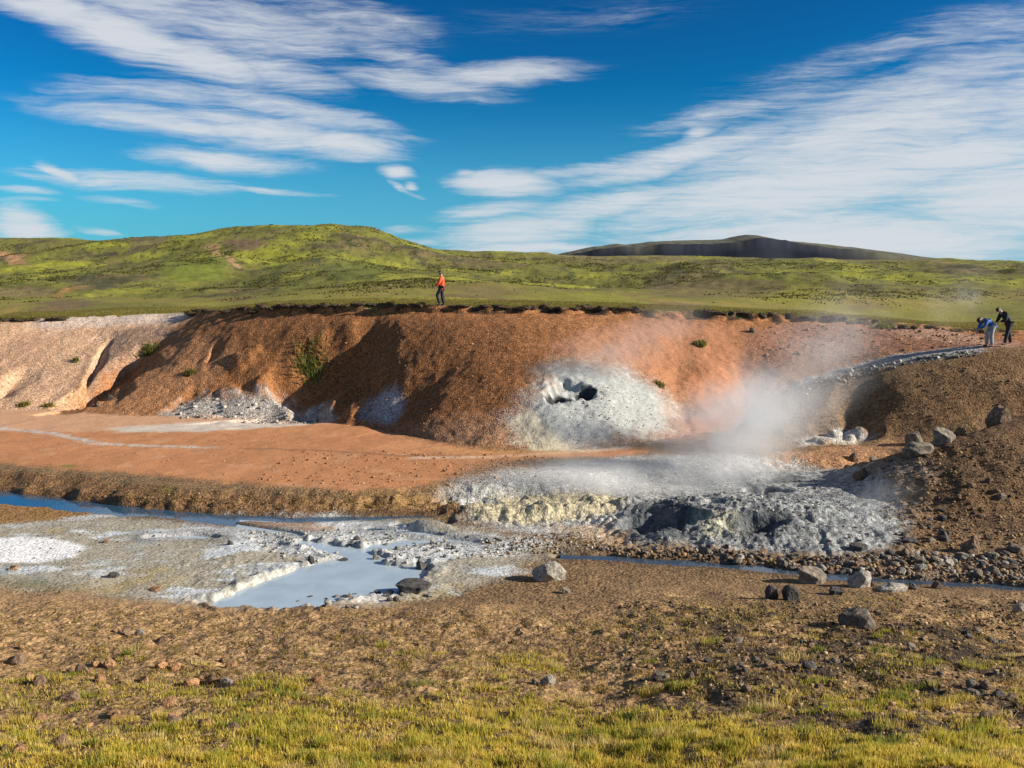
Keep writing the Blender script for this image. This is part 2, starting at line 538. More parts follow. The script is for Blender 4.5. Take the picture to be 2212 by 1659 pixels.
def terrain(x, y, detail=True):
    x = np.asarray(x, float)
    y = np.asarray(y, float)
    r = np.hypot(x, y)
    # meander the plan a little so that outlines are not ruled
    wx = x + np.where(y < 62, (0.25 - 0.13 * sst(y, 36, 41)) * pn(x * 0.55, y * 0.55, 91) + 0.05 * pn(x * 2.1, y * 2.1, 92), 0)
    wy = y + np.where(y < 62, (0.45 - 0.30 * sst(y, 36, 41)) * pn(x * 0.45 + 9, y * 0.45, 93) + (0.11 - 0.07 * sst(y, 36, 41)) * pn(x * 1.9, y * 1.9, 94), 0)
    z = z_macro(wx, wy)
    yb, yt = YB(x), YT(x)
    bank = sst(y, yb - 0.6, yb + 0.6) * (1 - sst(y, yt - 1.0, yt + 0.4))
    # gullies
    for pts, wl, wr, dep in GULLIES:
        P = np.array(pts)
        mg = max(wl, wr) + 1.5
        m = (x > P[:, 0].min() - mg) & (x < P[:, 0].max() + mg) & (y > P[:, 1].min() - mg) & (y < P[:, 1].max() + mg)
        if not m.any():
            continue
        d, sd, al = seg_dist(wx[m], wy[m], pts)
        w = np.where(sd > 0, wr, wl)          # travelling down the slope towards us, the right bank is on the left hand
        w = w * (0.8 + 0.35 * pn(x[m] * 0.8, y[m] * 0.8, 31))
        q = np.clip(1 - d / w, 0, 1)
        shape = 0.65 * q + 0.35 * q * q * (3 - 2 * q)
        z[m] -= dep * shape * sst(al, -0.02, 0.45) * (1 - sst(al, 0.86, 1.0) * 0.8)
    # the white fumarole cone on the bank
    d = np.hypot((x - VENT[0]) / 3.1, (y - VENT[1]) / 2.6)
    z += 0.30 * np.exp(-(d * 1.1) ** 2)
    for (c, rr, dep) in ((BOWL, 1.05, 0.34), (HOLE_A, 0.58, 0.45), (HOLE_B, 0.40, 0.40)):
        a = np.arctan2(y - c[1], x - c[0])
        d = np.hypot((x - c[0]) / 1.0, (y - c[1]) / 0.9) / (rr * (1 + 0.22 * np.sin(3 * a + c[0]) + 0.25 * pn(x * 3, y * 3, 44)))
        z -= dep * (1 - sst(d, 0.55, 1.15))
        z += 0.03 * np.exp(-((d - 1.35) / 0.35) ** 2)
    if detail:
        # white rubble at the foot of the bank
        for (u, v, w_, h_) in RUBBLE_PTS:
            pass
    # the grey mud mound
    lump = fbm(x * 0.8, y * 0.8, 4, 201)
    d = np.hypot((x - MUD[0]) / 4.6, (y - MUD[1] - 0.8) / 3.8) + 0.14 * lump
    mud = 1 - sst(d, 0.1, 1.0)
    z += 0.66 * mud
    rough = 1 - sst(d, 0.8, 1.25)
    z += rough * (0.12 * np.abs(pn(x * 0.85, y * 0.85, 222)) - 0.06 + 0.06 * np.abs(pn(x * 2.3, y * 2.3, 225)) + 0.035 * pn(x * 4.2, y * 4.2, 223) + 0.04 * pn(x * 7.5, y * 7.5, 224))
    for (u, v, zz, rx, ry, dep) in [(655, 520, 0.25, 1.05, 0.85, 0.75), (688, 524, 0.2, 0.55, 0.45, 0.35), (756, 531, 0.2, 0.9, 0.5, 0.45), (765, 476, 0.5, 0.9, 0.5, 0.4), (712, 490, 0.9, 0.55, 0.35, 0.35)]:
        c = PZ(u, v, zz)
        d = np.hypot((x - c[0]) / rx, (y - c[1]) / ry) + 0.35 * pn(x * 1.9, y * 1.9, 77)
        z -= dep * (1 - sst(d, 0.45, 1.1))
    # pale sulphur crust ridge to its left
    for (u, v, zz, rx, ry, h_) in [(505, 510, 0.1, 1.7, 0.8, 0.24), (575, 507, 0.1, 1.7, 0.9, 0.24), (620, 500, 0.2, 1.5, 0.8, 0.22), (455, 508, 0.1, 0.6, 0.35, 0.25), (430, 528, 0, 0.7, 0.2, 0.22),
                                   (860, 435, 0.5, 0.5, 0.45, 0.4), (825, 440, 0.5, 1.2, 0.6, 0.22), (838, 432, 0.6, 0.45, 0.45, 0.35), (848, 438, 0.5, 0.35, 0.3, 0.3)]:
        c = PZ(u, v, zz)
        d = np.hypot((x - c[0]) / rx, (y - c[1]) / ry) + 0.40 * pn(x * 1.5, y * 1.5, 78) + 0.08 * pn(x * 5, y * 5, 178)
        z += h_ * (1 - sst(d, 0.3, 1.1))
    c = PZ(560, 506, 0.1)
    d = np.hypot((x - c[0]) / 5.0, (y - c[1]) / 2.6)
    z += (1 - sst(d, 0.6, 1.1)) * (0.10 * np.abs(pn(x * 1.1, y * 1.1, 233)) - 0.05 + 0.05 * np.abs(pn(x * 2.7, y * 2.7, 236)) + 0.03 * pn(x * 4.5, y * 4.5, 234) + 0.03 * pn(x * 9, y * 9, 235))
    c = PZ(330, 560, 0.0)
    d = np.hypot((x - c[0]) / 4.6, (y - c[1]) / 3.4)
    z += (1 - sst(d, 0.6, 1.1)) * (0.05 * fbm(x * 1.1, y * 1.1, 4, 243) + 0.04 * np.abs(pn(x * 5.3, y * 5.3, 245)) * sst(pn(x * 0.8, y * 0.8, 246), -0.1, 0.4) + 0.012 * pn(x * 6, y * 6, 244))
    # rubble at the left foot of the bank
    for (u, v, rx, ry, h_) in [(247, 404, 1.0, 0.8, 0.34), (262, 409, 0.6, 0.5, 0.28), (228, 409, 0.7, 0.5, 0.2), (290, 412, 0.5, 0.4, 0.22), (310, 412, 0.6, 0.5, 0.28), (205, 414, 0.7, 0.4, 0.15), (330, 415, 0.45, 0.4, 0.2)]:
        c = PZ(u, v + 3, TER)
        d = np.hypot((x - c[0]) / rx, (y - c[1]) / ry) + 0.4 * pn(x * 1.7, y * 1.7, 79)
        z += h_ * (1 - sst(d, 0.3, 1.1))
    # crumbly lip of the terrace and turf scarp on the bank top
    lip = np.exp(-((y - TLO(x) - 0.55) / 0.5) ** 2) * (x < 0.5)
    z += lip * (0.02 + 0.10 * pn(x * 1.6, y * 1.6, 61) + 0.05 * pn(x * 4.7, y * 4.7, 62)) * sst(x, -17, -11)
    scarp = sst(y, yt - 0.35 + 0.5 * pn(x * 0.9, x * 0 + 1, 63), yt - 0.05 + 0.5 * pn(x * 0.9, x * 0 + 1, 63))
    near = y < yt + 6
    z += np.where(near, 0.28 * (scarp - 1) * np.exp(-np.clip(yt - y, 0, None) / 1.6) * (1 - 0.85 * sst(-x, 14, 17)), 0)
    # grain of the ground
    fl = (y < 62)
    z += np.where(fl, 0.050 * fbm(x * 0.7, y * 0.7, 4, 301), 0)
    z += np.where(fl, bank * (0.08 * fbm(x * 0.45, y * 0.35, 3, 311) + 0.022 * pn(x * 3.1, y * 3.1, 312) + 0.014 * pn(x * 7.3, y * 7.3, 313)), 0)
    fore = 1 - sst(y, 18.5, 21.5)
    z += np.where(y < 22, fore * (0.075 * fbm(x * 1.1, y * 1.1, 3, 321) + 0.035 * pn(x * 3.3, y * 3.3, 322) + 0.018 * pn(x * 8, y * 8, 323)), 0)
    rs = sst(x, 6, 9) * (1 - sst(y, 36, 43)) * sst(y, 21, 23)
    z += np.where(fl, rs * (0.06 * fbm(x * 1.2, y * 1.2, 3, 331) + 0.025 * pn(x * 5, y * 5, 332)), 0)
    # relief of the green hills
    hl = sst(y, 62, 110)
    if (y > 60).any():
        z += np.where(y > 60, hl * (1 - 0.7 * sst(y, 380, 470)) * (1.3 * fbm(x * 0.030, y * 0.022, 3, 401) + 2.6 * (ridged(x * 0.016 + 4, y * 0.012, 3, 411, 0.4) - 0.55) + 0.55 * fbm(x * 0.11, y * 0.09, 4, 421) + 0.16 * fbm(x * 0.5, y * 0.4, 2, 422)), 0)
        z += np.where(y > 60, (1 - hl) * 0.36 * fbm(x * 0.11, y * 0.10, 4, 431), 0)
    # water beds
    wsd = poly_sd(x + 0.16 * pn(x * 2.4, y * 2.4, 51) + 0.06 * pn(x * 7, y * 7, 151), y + 0.22 * pn(x * 2.4, y * 2.4, 52) + 0.08 * pn(x * 7, y * 7, 152), POND_OUT) if ((y > 17) & (y < 31)).any() else np.full(x.shape, -9.0)
    dig = sst(wsd, -0.22, 0.10)
    z = np.where((y > 17) & (y < 31), z * (1 - dig) + (WATER_Z - 0.10) * dig, z)
    rim = np.exp(-((wsd + 0.22) / 0.16) ** 2)
    z += np.where((y > 17) & (y < 31), rim * (0.05 + 0.06 * pn(x * 4, y * 4, 53)), 0)
    for pts, w0, w1 in STREAMS:
        P = np.array(pts)
        m = (x > P[:, 0].min() - 2) & (x < P[:, 0].max() + 2) & (y > P[:, 1].min() - 2) & (y < P[:, 1].max() + 2)
        if not m.any():
            continue
        d, sd, al = seg_dist(x[m], y[m], pts)
        w = (w0 + (w1 - w0) * al) * (1 + 0.45 * pn(x[m] * 1.3, y[m] * 1.3, 55)) * (1 - sst(al, 0.9, 1.0) * 0.7)
        dg = 1 - sst(d, w * 0.75, w * 1.25 + 0.12)
        z[m] = z[m] * (1 - dg) + (WATER_Z - 0.09) * dg
    return z


RUBBLE_PTS = []


def surf(x, y):
    """height of the finished land (read off its own grid)"""
    x = np.asarray(x, float)
    y = np.asarray(y, float)
    fi = np.interp(np.hypot(x, y), R_, np.arange(NR))
    fj = np.clip(np.interp(np.arctan2(x, y), A_, np.arange(NA)), 0, NA - 1.001)
    i = np.minimum(fi.astype(int), NR - 2)
    j = fj.astype(int)
    a, b_ = fi - i, fj - j
    return (ZG[i, j] * (1 - a) + ZG[i + 1, j] * a) * (1 - b_) + (ZG[i, j + 1] * (1 - a) + ZG[i + 1, j + 1] * a) * b_


def at(u, v):
    """where the line of sight at u, v meets the land"""
    d = ray(u, v)
    d = d / math.hypot(d[0], d[1])
    fj = min(float(np.interp(math.atan2(d[0], d[1]), A_, np.arange(NA))), NA - 1.001)
    j = int(fj)
    z = ZG[:, j] * (1 - fj + j) + ZG[:, j + 1] * (fj - j)
    rz = ZC + d[2] * R_
    k = np.nonzero(z >= rz)[0]
    i = int(k[0]) if len(k) else NR - 1
    r = R_[i]
    if i > 0:
        g0, g1 = rz[i - 1] - z[i - 1], z[i] - rz[i]
        r = R_[i - 1] + (R_[i] - R_[i - 1]) * g0 / max(g0 + g1, 1e-9)
    return (d[0] * r, d[1] * r, ZC + d[2] * r)


# ------------------------------------------------------------------ the land: mesh
def rows():
    out = []
    r = 3.0
    while r < 6500:
        out.append(r)
        if r < 9:
            r += 0.25
        elif r < 21.5:
            r += 0.058
        elif r < 36:
            r += 0.078
        elif r < 57:
            r += 0.072
        elif r < 64:
            r += 0.14
        elif r < 460:
            r *= 1.0075
        elif r < 700:
            r *= 1.02
        else:
            r *= 1.15
    return np.array(out)


R_ = rows()
A_ = np.radians(np.concatenate([np.linspace(-62, -35, 40)[:-1], np.linspace(-35, 35, 820), np.linspace(35, 62, 40)[1:]]))
NA = len(A_)
X = (R_[:, None] * np.sin(A_)[None, :]).ravel()
Y = (R_[:, None] * np.cos(A_)[None, :]).ravel()
Z = terrain(X, Y)
NR = len(R_)
ZG = Z.reshape(NR, NA)
print('terrain', NR, NA, NR * NA)

# ------------------------------------------------------------------ the land: colour of the soils
C = np.zeros((len(X), 3), np.float32)
GRIT = np.zeros(len(X), np.float32)
WET = np.zeros(len(X), np.float32)
ybv, ytv = YB(X), YT(X)
n_lo = fbm(X * 0.25, Y * 0.25, 4, 501)
n_md = fbm(X * 0.9, Y * 0.9, 4, 511)
n_hi = fbm(X * 3.3, Y * 3.3, 3, 521)
n_ps = fbm(X * 9.0, Y * 9.0, 2, 531)


def col(r, g, b):
    return np.array([r, g, b], np.float32)


def paint(m, c, k=1.0):
    m = np.clip(m * k, 0, 1).astype(np.float32)[:, None]
    C[:] = C * (1 - m) + c * m


def region(px, soft=0.4, wob=0.5, fn=at):
    """soft-edged patch of soil whose outline is given at its corners"""
    pts = [fn(u, v) for u, v in px]
    P = np.array(pts)
    mg = 3 + 2 * soft
    m = (X > P[:, 0].min() - mg) & (X < P[:, 0].max() + mg) & (Y > P[:, 1].min() - mg) & (Y < P[:, 1].max() + mg)
    out = np.zeros(len(X))
    xx, yy = X[m], Y[m]
    sd = poly_sd(xx, yy, pts) + wob * (0.7 * n_md[m] + 0.5 * n_hi[m]) + wob * 0.5 * n_lo[m]
    out[m] = sst(sd, -soft, soft)
    return out


def trail(px, width, soft=0.15, wob=0.2):
    pts = [at(u, v) for u, v in px]
    P = np.array(pts)
    m = (X > P[:, 0].min() - 3) & (X < P[:, 0].max() + 3) & (Y > P[:, 1].min() - 3) & (Y < P[:, 1].max() + 3)
    out = np.zeros(len(X))
    d, sd, al = seg_dist(X[m], Y[m], pts)
    d = d + wob * n_hi[m]
    out[m] = (1 - sst(d, width - soft, width + soft)) * sst(al, -0.01, 0.08) * (1 - sst(al, 0.9, 1.01))
    return out


# valley floor
C[:] = col(0.20, 0.125, 0.06)
GRIT[:] = 0.85
paint(sst(n_md, -0.2, 0.5), col(0.25, 0.155, 0.075), 0.7)
bankm = sst(Y, ybv - 0.5, ybv + 0.3) * (1 - sst(Y, ytv - 0.3, ytv + 0.1))
# bank soils
b = bankm
paint(b, col(0.30, 0.128, 0.046))
paint(b * sst(n_md + 0.5 * n_hi, -0.25, 0.45), col(0.380, 0.170, 0.070), 0.75)
GRIT = np.maximum(GRIT, b * 0.55)
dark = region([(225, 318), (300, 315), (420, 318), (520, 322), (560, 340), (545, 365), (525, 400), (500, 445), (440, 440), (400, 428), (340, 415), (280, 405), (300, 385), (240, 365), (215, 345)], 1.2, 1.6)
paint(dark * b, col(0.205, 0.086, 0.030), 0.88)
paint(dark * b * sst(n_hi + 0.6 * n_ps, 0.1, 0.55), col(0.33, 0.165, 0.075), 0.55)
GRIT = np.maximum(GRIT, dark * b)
lowb = region([(400, 432), (450, 420), (520, 415), (525, 450), (460, 447)], 0.7, 1.0)
paint(lowb * b, col(0.36, 0.20, 0.115), 0.75)
pale = region([(-140, 318), (0, 322), (100, 316), (190, 312), (182, 322), (150, 340), (120, 356), (95, 375), (78, 392), (55, 410), (0, 412), (-140, 412)], 0.7, 0.8)
paint(pale, col(0.62, 0.385, 0.235), 0.95)
paint(pale * sst(n_md + n_hi * 0.5, 0.0, 0.6), col(0.68, 0.46, 0.30), 0.6)
palew = region([(30, 321), (110, 314), (192, 311.5), (186, 318), (120, 324), (40, 329)], 0.6, 0.5)
paint(palew, col(0.66, 0.52, 0.42), 0.9)
paint(region([(0, 345), (25, 335), (45, 340), (40, 360), (10, 372), (-20, 380)], 0.5, 1.0), col(0.40, 0.24, 0.15), 0.55)
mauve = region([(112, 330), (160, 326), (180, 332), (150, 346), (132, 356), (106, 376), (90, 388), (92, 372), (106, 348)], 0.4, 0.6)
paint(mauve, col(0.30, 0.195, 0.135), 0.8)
paint(region([(175, 345), (215, 335), (235, 360), (190, 395), (160, 410), (110, 412), (95, 405), (130, 385)], 0.8, 0.9) * b, col(0.42, 0.205, 0.095), 0.75)
orng = region([(540, 345), (580, 330), (650, 322), (720, 322), (760, 330), (745, 350), (765, 385), (745, 420), (700, 437), (670, 440), (680, 400), (640, 372), (590, 360)], 0.8, 1.0)
paint(orng, col(0.375, 0.172, 0.088), 0.85)
GRIT = GRIT * (1 - 0.6 * orng)
paint(region([(685, 375), (715, 368), (738, 380), (735, 398), (700, 398)], 0.5, 0.5), col(0.43, 0.17, 0.066), 0.6)
rose = region([(780, 325), (900, 325), (985, 335), (990, 345), (900, 352), (830, 365), (780, 372), (745, 360), (750, 335)], 0.7, 0.9)
paint(rose, col(0.27, 0.135, 0.085), 0.75)
paint(region([(870, 322), (930, 328), (985, 338), (1024, 342), (1024, 352), (960, 344), (900, 336)], 0.3, 0.4), col(0.46, 0.28, 0.19), 0.6)
# the grey-white chute
ch = region([(985, 346), (940, 349), (880, 357), (840, 367), (800, 381), (770, 396), (800, 388), (850, 374), (900, 364), (950, 357), (985, 352)], 0.35, 0.45)
paint(ch, col(0.36, 0.35, 0.33), 0.95)
paint(ch * sst(n_hi, 0.05, 0.5), col(0.16, 0.16, 0.17), 0.7)
face = region([(800, 388), (850, 374), (880, 372), (858, 392), (845, 410), (840, 437), (790, 440), (745, 440), (758, 415), (775, 398)], 0.5, 0.5)
paint(face, col(0.165, 0.122, 0.090), 0.9)
GRIT = np.maximum(GRIT, np.maximum(face, ch) * 0.8)
rmound = region([(848, 410), (862, 394), (890, 378), (950, 360), (1024, 346), (1100, 340), (1100, 400), (1010, 405), (985, 412), (930, 432), (860, 440), (842, 430)], 0.5, 0.5)
paint(rmound, col(0.19, 0.105, 0.047), 0.95)
paint(rmound * sst(n_md + n_hi, -0.1, 0.6), col(0.33, 0.20, 0.10), 0.55)
GRIT = np.maximum(GRIT, rmound * 0.9)
# near ridge and the slope below it
rd = ((X > 8.2) & (Y < 38) & (Y > 22)) * sst(X, 7.5, 10.5) * sst(Y, 24.5, 27) * (1 - sst(Y, 36.5, 38))
paint(rd, col(0.125, 0.070, 0.033), 0.9)
paint(rd * sst(n_md + 0.7 * n_hi, 0.0, 0.6), col(0.22, 0.13, 0.065), 0.6)
GRIT = np.maximum(GRIT, rd)
paint(region([(850, 470), (880, 462), (915, 462), (935, 470), (910, 485), (870, 485)], 0.6, 0.8), col(0.28, 0.24, 0.20), 0.7)
paint(region([(845, 488), (900, 490), (935, 500), (920, 520), (870, 510)], 0.6, 0.8), col(0.33, 0.21, 0.11), 0.6)
paint(region([(770, 452), (850, 446), (900, 440), (880, 455), (850, 466), (800, 470), (760, 468)], 0.6, 0.6), col(0.40, 0.215, 0.11), 0.85)
# white fumarole
wv_ = region([(515, 420), (522, 402), (540, 385), (545, 368), (580, 363), (620, 370), (655, 385), (672, 402), (676, 425), (655, 437), (610, 446), (565, 450), (535, 446)], 1.1, 0.7)
paint(wv_, col(0.39, 0.405, 0.385), 0.97)
paint(wv_ * sst(n_hi + n_ps * 0.8 + 0.4 * n_md, 0.05, 0.6), col(0.52, 0.53, 0.50), 0.8)
paint(region([(512, 425), (525, 405), (540, 418), (560, 440), (600, 452), (540, 455), (520, 447)], 0.5, 0.6), col(0.66, 0.58, 0.40), 0.75)
paint(region([(600, 415), (640, 405), (668, 420), (640, 435), (610, 432)], 0.6, 0.7), col(0.40, 0.41, 0.38), 0.7)
for c_, rr_ in ((HOLE_A, 0.60), (HOLE_B, 0.44)):  # pit mud, blackened so the shade of a deep hole is painted in
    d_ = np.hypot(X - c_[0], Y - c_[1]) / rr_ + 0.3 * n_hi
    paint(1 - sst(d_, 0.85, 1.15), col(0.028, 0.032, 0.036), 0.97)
GRIT = np.maximum(GRIT * (1 - wv_), wv_ * 0.28)
# white rubble at the left foot and its outwash
rb = region([(160, 414), (178, 404), (200, 398), (230, 394), (262, 397), (285, 404), (325, 404), (330, 418), (280, 421), (230, 424), (170, 426), (120, 427)], 0.5, 0.6)
paint(rb, col(0.38, 0.355, 0.32), 0.9)
paint(rb * sst(n_hi, 0.1, 0.5), col(0.58, 0.55, 0.50), 0.8)
paint(region([(358, 416), (370, 400), (385, 390), (400, 392), (405, 404), (393, 424), (375, 423)], 0.35, 0.3), col(0.36, 0.36, 0.36), 0.9)
# orange terrace
of = region([(-160, 414), (60, 413), (200, 418), (330, 423), (385, 430), (425, 442), (470, 450), (560, 452), (650, 448), (640, 455), (520, 460), (470, 470), (430, 486), (350, 490), (250, 484), (160, 476), (0, 464), (-160, 462)], 0.5, 0.5)
of = of * (1 - bankm)
paint(of, col(0.460, 0.205, 0.088), 0.95)
paint(of * sst(n_lo, -0.1, 0.5), col(0.52, 0.245, 0.110), 0.7)
paint(of * sst(n_md, 0.15, 0.5), col(0.53, 0.30, 0.175), 0.5)
GRIT = GRIT * (1 - of) + of * 0.12
paint(region([(-100, 408), (60, 408), (200, 416), (300, 421), (330, 424), (240, 429), (120, 432), (-100, 430)], 0.5, 0.5) * (1 - bankm * 0.8), col(0.55, 0.33, 0.20), 0.75)
paint(region([(110, 428), (170, 424), (260, 422), (330, 422), (280, 427), (200, 432), (120, 432)], 0.35, 0.3), col(0.56, 0.51, 0.44), 0.85)
paint(trail([(-40, 424), (40, 432), (65, 436), (95, 443), (150, 446), (230, 448)], 0.20, 0.2, 0.5), col(0.50, 0.45, 0.40), 0.85)
paint(trail([(230, 448), (330, 451), (400, 456), (480, 455), (560, 451)], 0.16, 0.15), col(0.20, 0.105, 0.055), 0.6)
paint(trail([(400, 458), (480, 457), (560, 453), (640, 447)], 0.22, 0.2), col(0.62, 0.48, 0.36), 0.7)
paint(region([(430, 450), (470, 446), (530, 450), (600, 452), (540, 457), (470, 457)], 0.4, 0.4), col(0.53, 0.27, 0.10), 0.5)
gp = region([(470, 464), (520, 458), (570, 458), (560, 470), (500, 476), (455, 478)], 0.6, 0.8)
paint(gp, col(0.24, 0.135, 0.065), 0.65)
GRIT = np.maximum(GRIT, gp)
# dark edge of the terrace
de = region([(-160, 467), (0, 470), (80, 476), (140, 486), (190, 492), (250, 492), (330, 498), (420, 497), (480, 500), (475, 510), (400, 514), (300, 516), (200, 514), (130, 511), (60, 503), (0, 494), (-160, 485)], 0.25, 0.4)
paint(de, col(0.19, 0.098, 0.042), 0.72)
paint(de * sst(n_md + n_hi, 0.1, 0.6), col(0.27, 0.155, 0.065), 0.6)
paint(region([(300, 500), (420, 494), (480, 492), (470, 505), (400, 509), (330, 509)], 0.3, 0.4), col(0.33, 0.20, 0.075), 0.5)
GRIT = np.maximum(GRIT, de)
paint(region([(150, 490), (165, 484), (180, 488), (170, 496)], 0.2, 0.3), col(0.12, 0.10, 0.02), 0.7)
paint(region([(60, 465), (75, 464), (76, 467), (60, 468)], 0.15, 0.1), col(0.17, 0.15, 0.03), 0.8)
# ochre verge below the left stream
paint(region([(-60, 500), (30, 505), (90, 513), (60, 524), (0, 528), (-60, 530)], 0.4, 0.4), col(0.28, 0.15, 0.05), 0.85)
# grey-green silt flats round the pool
silt = region([(-60, 530), (40, 522), (110, 515), (180, 521), (260, 522), (340, 518), (430, 520), (470, 530), (560, 545), (560, 556), (520, 565), (500, 580), (440, 595), (330, 606), (240, 612), (180, 604), (120, 600), (60, 590), (-60, 585)],
              0.5, 0.5)
paint(silt, col(0.345, 0.315, 0.245), 0.95)
paint(silt * sst(n_md, 0.0, 0.5), col(0.46, 0.455, 0.42), 0.6)
paint(silt * sst(fbm(X * 0.5, Y * 0.9, 3, 551) + 0.3 * n_md, 0.1, 0.3), col(0.60, 0.64, 0.66), 0.85)
paint(silt * sst(n_lo + 0.5 * n_md, 0.1, 0.4), col(0.34, 0.255, 0.11), 0.7)
paint(silt * sst(-n_lo + 0.6 * n_md, 0.15, 0.45), col(0.30, 0.315, 0.31), 0.7)
GRIT = GRIT * (1 - silt) + silt * 0.45
crust = region([(180, 518), (260, 520), (340, 520), (420, 524), (470, 534), (540, 540), (530, 552), (470, 556), (430, 560), (420, 590), (340, 602), (230, 608), (200, 602), (250, 580), (310, 560), (260, 548), (220, 535), (190, 528)], 0.35, 0.6)
paint(crust, col(0.48, 0.505, 0.505), 0.85)
paint(crust * sst(n_hi + 0.5 * n_md, 0.0, 0.4), col(0.72, 0.70, 0.66), 0.85)
paint(crust * sst(-n_hi - 0.3 * n_ps, 0.25, 0.5), col(0.20, 0.185, 0.16), 0.6)
paint(region([(200, 603), (240, 590), (290, 570), (325, 560), (330, 568), (285, 585), (240, 602)], 0.22, 0.35), col(0.78, 0.72, 0.56), 0.85)
paint(region([(200, 605), (250, 600), (230, 610)], 0.2, 0.2), col(0.62, 0.48, 0.20), 0.7)
paint(region([(-20, 538), (40, 537), (75, 543), (88, 548), (75, 557), (40, 563), (-20, 563)], 0.12, 0.12), col(0.80, 0.79, 0.77), 1.0)
paint(region([(150, 531), (185, 528), (205, 537), (190, 540), (150, 539)], 0.15, 0.2), col(0.66, 0.66, 0.66), 0.8)
paint(region([(175, 520), (240, 519), (330, 521), (310, 526), (220, 527)], 0.2, 0.25), col(0.34, 0.17, 0.06), 0.7)
paint(region([(265, 527), (330, 526), (340, 530), (300, 532)], 0.2, 0.25), col(0.40, 0.22, 0.08), 0.6)
paint(region([(-40, 575), (40, 578), (70, 592), (30, 590), (-40, 585)], 0.3, 0.6), col(0.14, 0.13, 0.05), 0.6)
paint(region([(-60, 585), (60, 592), (180, 605), (260, 612), (240, 625), (120, 622), (-60, 615)], 0.5, 0.5), col(0.36, 0.225, 0.115), 0.85)
# pale ground and the sulphur crust left of the mound
pg = region([(440, 492), (490, 472), (560, 464), (640, 455), (720, 455), (800, 466), (870, 478), (900, 495), (860, 520), (640, 530), (600, 540), (500, 530), (470, 520), (480, 505)], 0.6, 0.6)
paint(pg, col(0.38, 0.385, 0.365), 0.85)
paint(pg * sst(n_md + n_hi, 0.05, 0.6), col(0.50, 0.51, 0.49), 0.7)
ye = region([(470, 505), (500, 496), (560, 494), (610, 495), (625, 508), (590, 520), (520, 524), (480, 520)], 0.3, 0.4)
paint(ye, col(0.44, 0.375, 0.22), 0.8)
paint(ye * sst(n_hi, 0.1, 0.5), col(0.56, 0.50, 0.33), 0.7)
paint(region([(545, 525), (600, 522), (650, 532), (640, 545), (580, 540)], 0.4, 0.5), col(0.46, 0.31, 0.18), 0.7)
mu = region([(610, 525), (640, 500), (690, 484), (760, 468), (830, 470), (885, 490), (905, 515), (900, 540), (860, 555), (790, 556), (700, 552), (640, 545)], 0.4, 0.6)
paint(mu, col(0.215, 0.232, 0.238), 0.92)
paint(mu * sst(n_hi + 0.7 * n_ps + 0.4 * n_md, 0.0, 0.5), col(0.37, 0.37, 0.345), 0.8)
paint(mu * sst(-n_hi - 0.4 * n_md, 0.1, 0.45), col(0.14, 0.148, 0.15), 0.7)
n_fl = fbm(X * 6.0, Y * 4.5, 2, 541)
paint(mu * sst(n_fl + 0.3 * n_md, 0.08, 0.36), col(0.46, 0.465, 0.445), 0.75)
paint(mu * sst(-n_fl + 0.2 * n_md, 0.2, 0.45), col(0.055, 0.06, 0.064), 0.75)
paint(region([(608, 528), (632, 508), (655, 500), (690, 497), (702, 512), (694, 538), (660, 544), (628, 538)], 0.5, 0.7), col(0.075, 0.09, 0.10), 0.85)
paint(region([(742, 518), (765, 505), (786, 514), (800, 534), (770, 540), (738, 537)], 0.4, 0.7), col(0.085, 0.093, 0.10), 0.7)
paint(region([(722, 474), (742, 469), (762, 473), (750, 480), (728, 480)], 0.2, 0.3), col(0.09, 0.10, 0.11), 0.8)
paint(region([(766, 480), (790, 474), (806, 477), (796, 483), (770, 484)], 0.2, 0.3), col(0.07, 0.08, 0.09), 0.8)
paint(region([(690, 520), (735, 512), (745, 535), (700, 540)], 0.3, 0.5), col(0.52, 0.48, 0.32), 0.6)
GRIT = np.maximum(GRIT * (1 - mu), mu * 0.75)
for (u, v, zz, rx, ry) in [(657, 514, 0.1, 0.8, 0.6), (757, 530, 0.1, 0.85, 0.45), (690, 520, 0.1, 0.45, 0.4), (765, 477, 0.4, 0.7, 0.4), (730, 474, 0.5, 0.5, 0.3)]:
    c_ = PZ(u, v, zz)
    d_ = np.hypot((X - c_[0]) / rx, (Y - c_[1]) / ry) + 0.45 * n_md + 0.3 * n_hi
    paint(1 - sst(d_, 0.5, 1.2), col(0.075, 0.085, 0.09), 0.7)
wt = region([(800, 440), (840, 430), (862, 428), (872, 436), (850, 444), (800, 446)], 0.3, 0.3)
paint(wt, col(0.46, 0.44, 0.40), 0.9)
# stony apron round the right stream
ap_ = region([(590, 545), (660, 545), (760, 556), (860, 556), (940, 560), (1100, 560), (1100, 590), (940, 585), (850, 579), (760, 569), (680, 562), (600, 557)], 0.4, 0.6)
paint(ap_, col(0.27, 0.185, 0.115), 0.85)
paint(ap_ * sst(n_md, 0.0, 0.5), col(0.40, 0.24, 0.11), 0.6)
GRIT = np.maximum(GRIT, ap_)
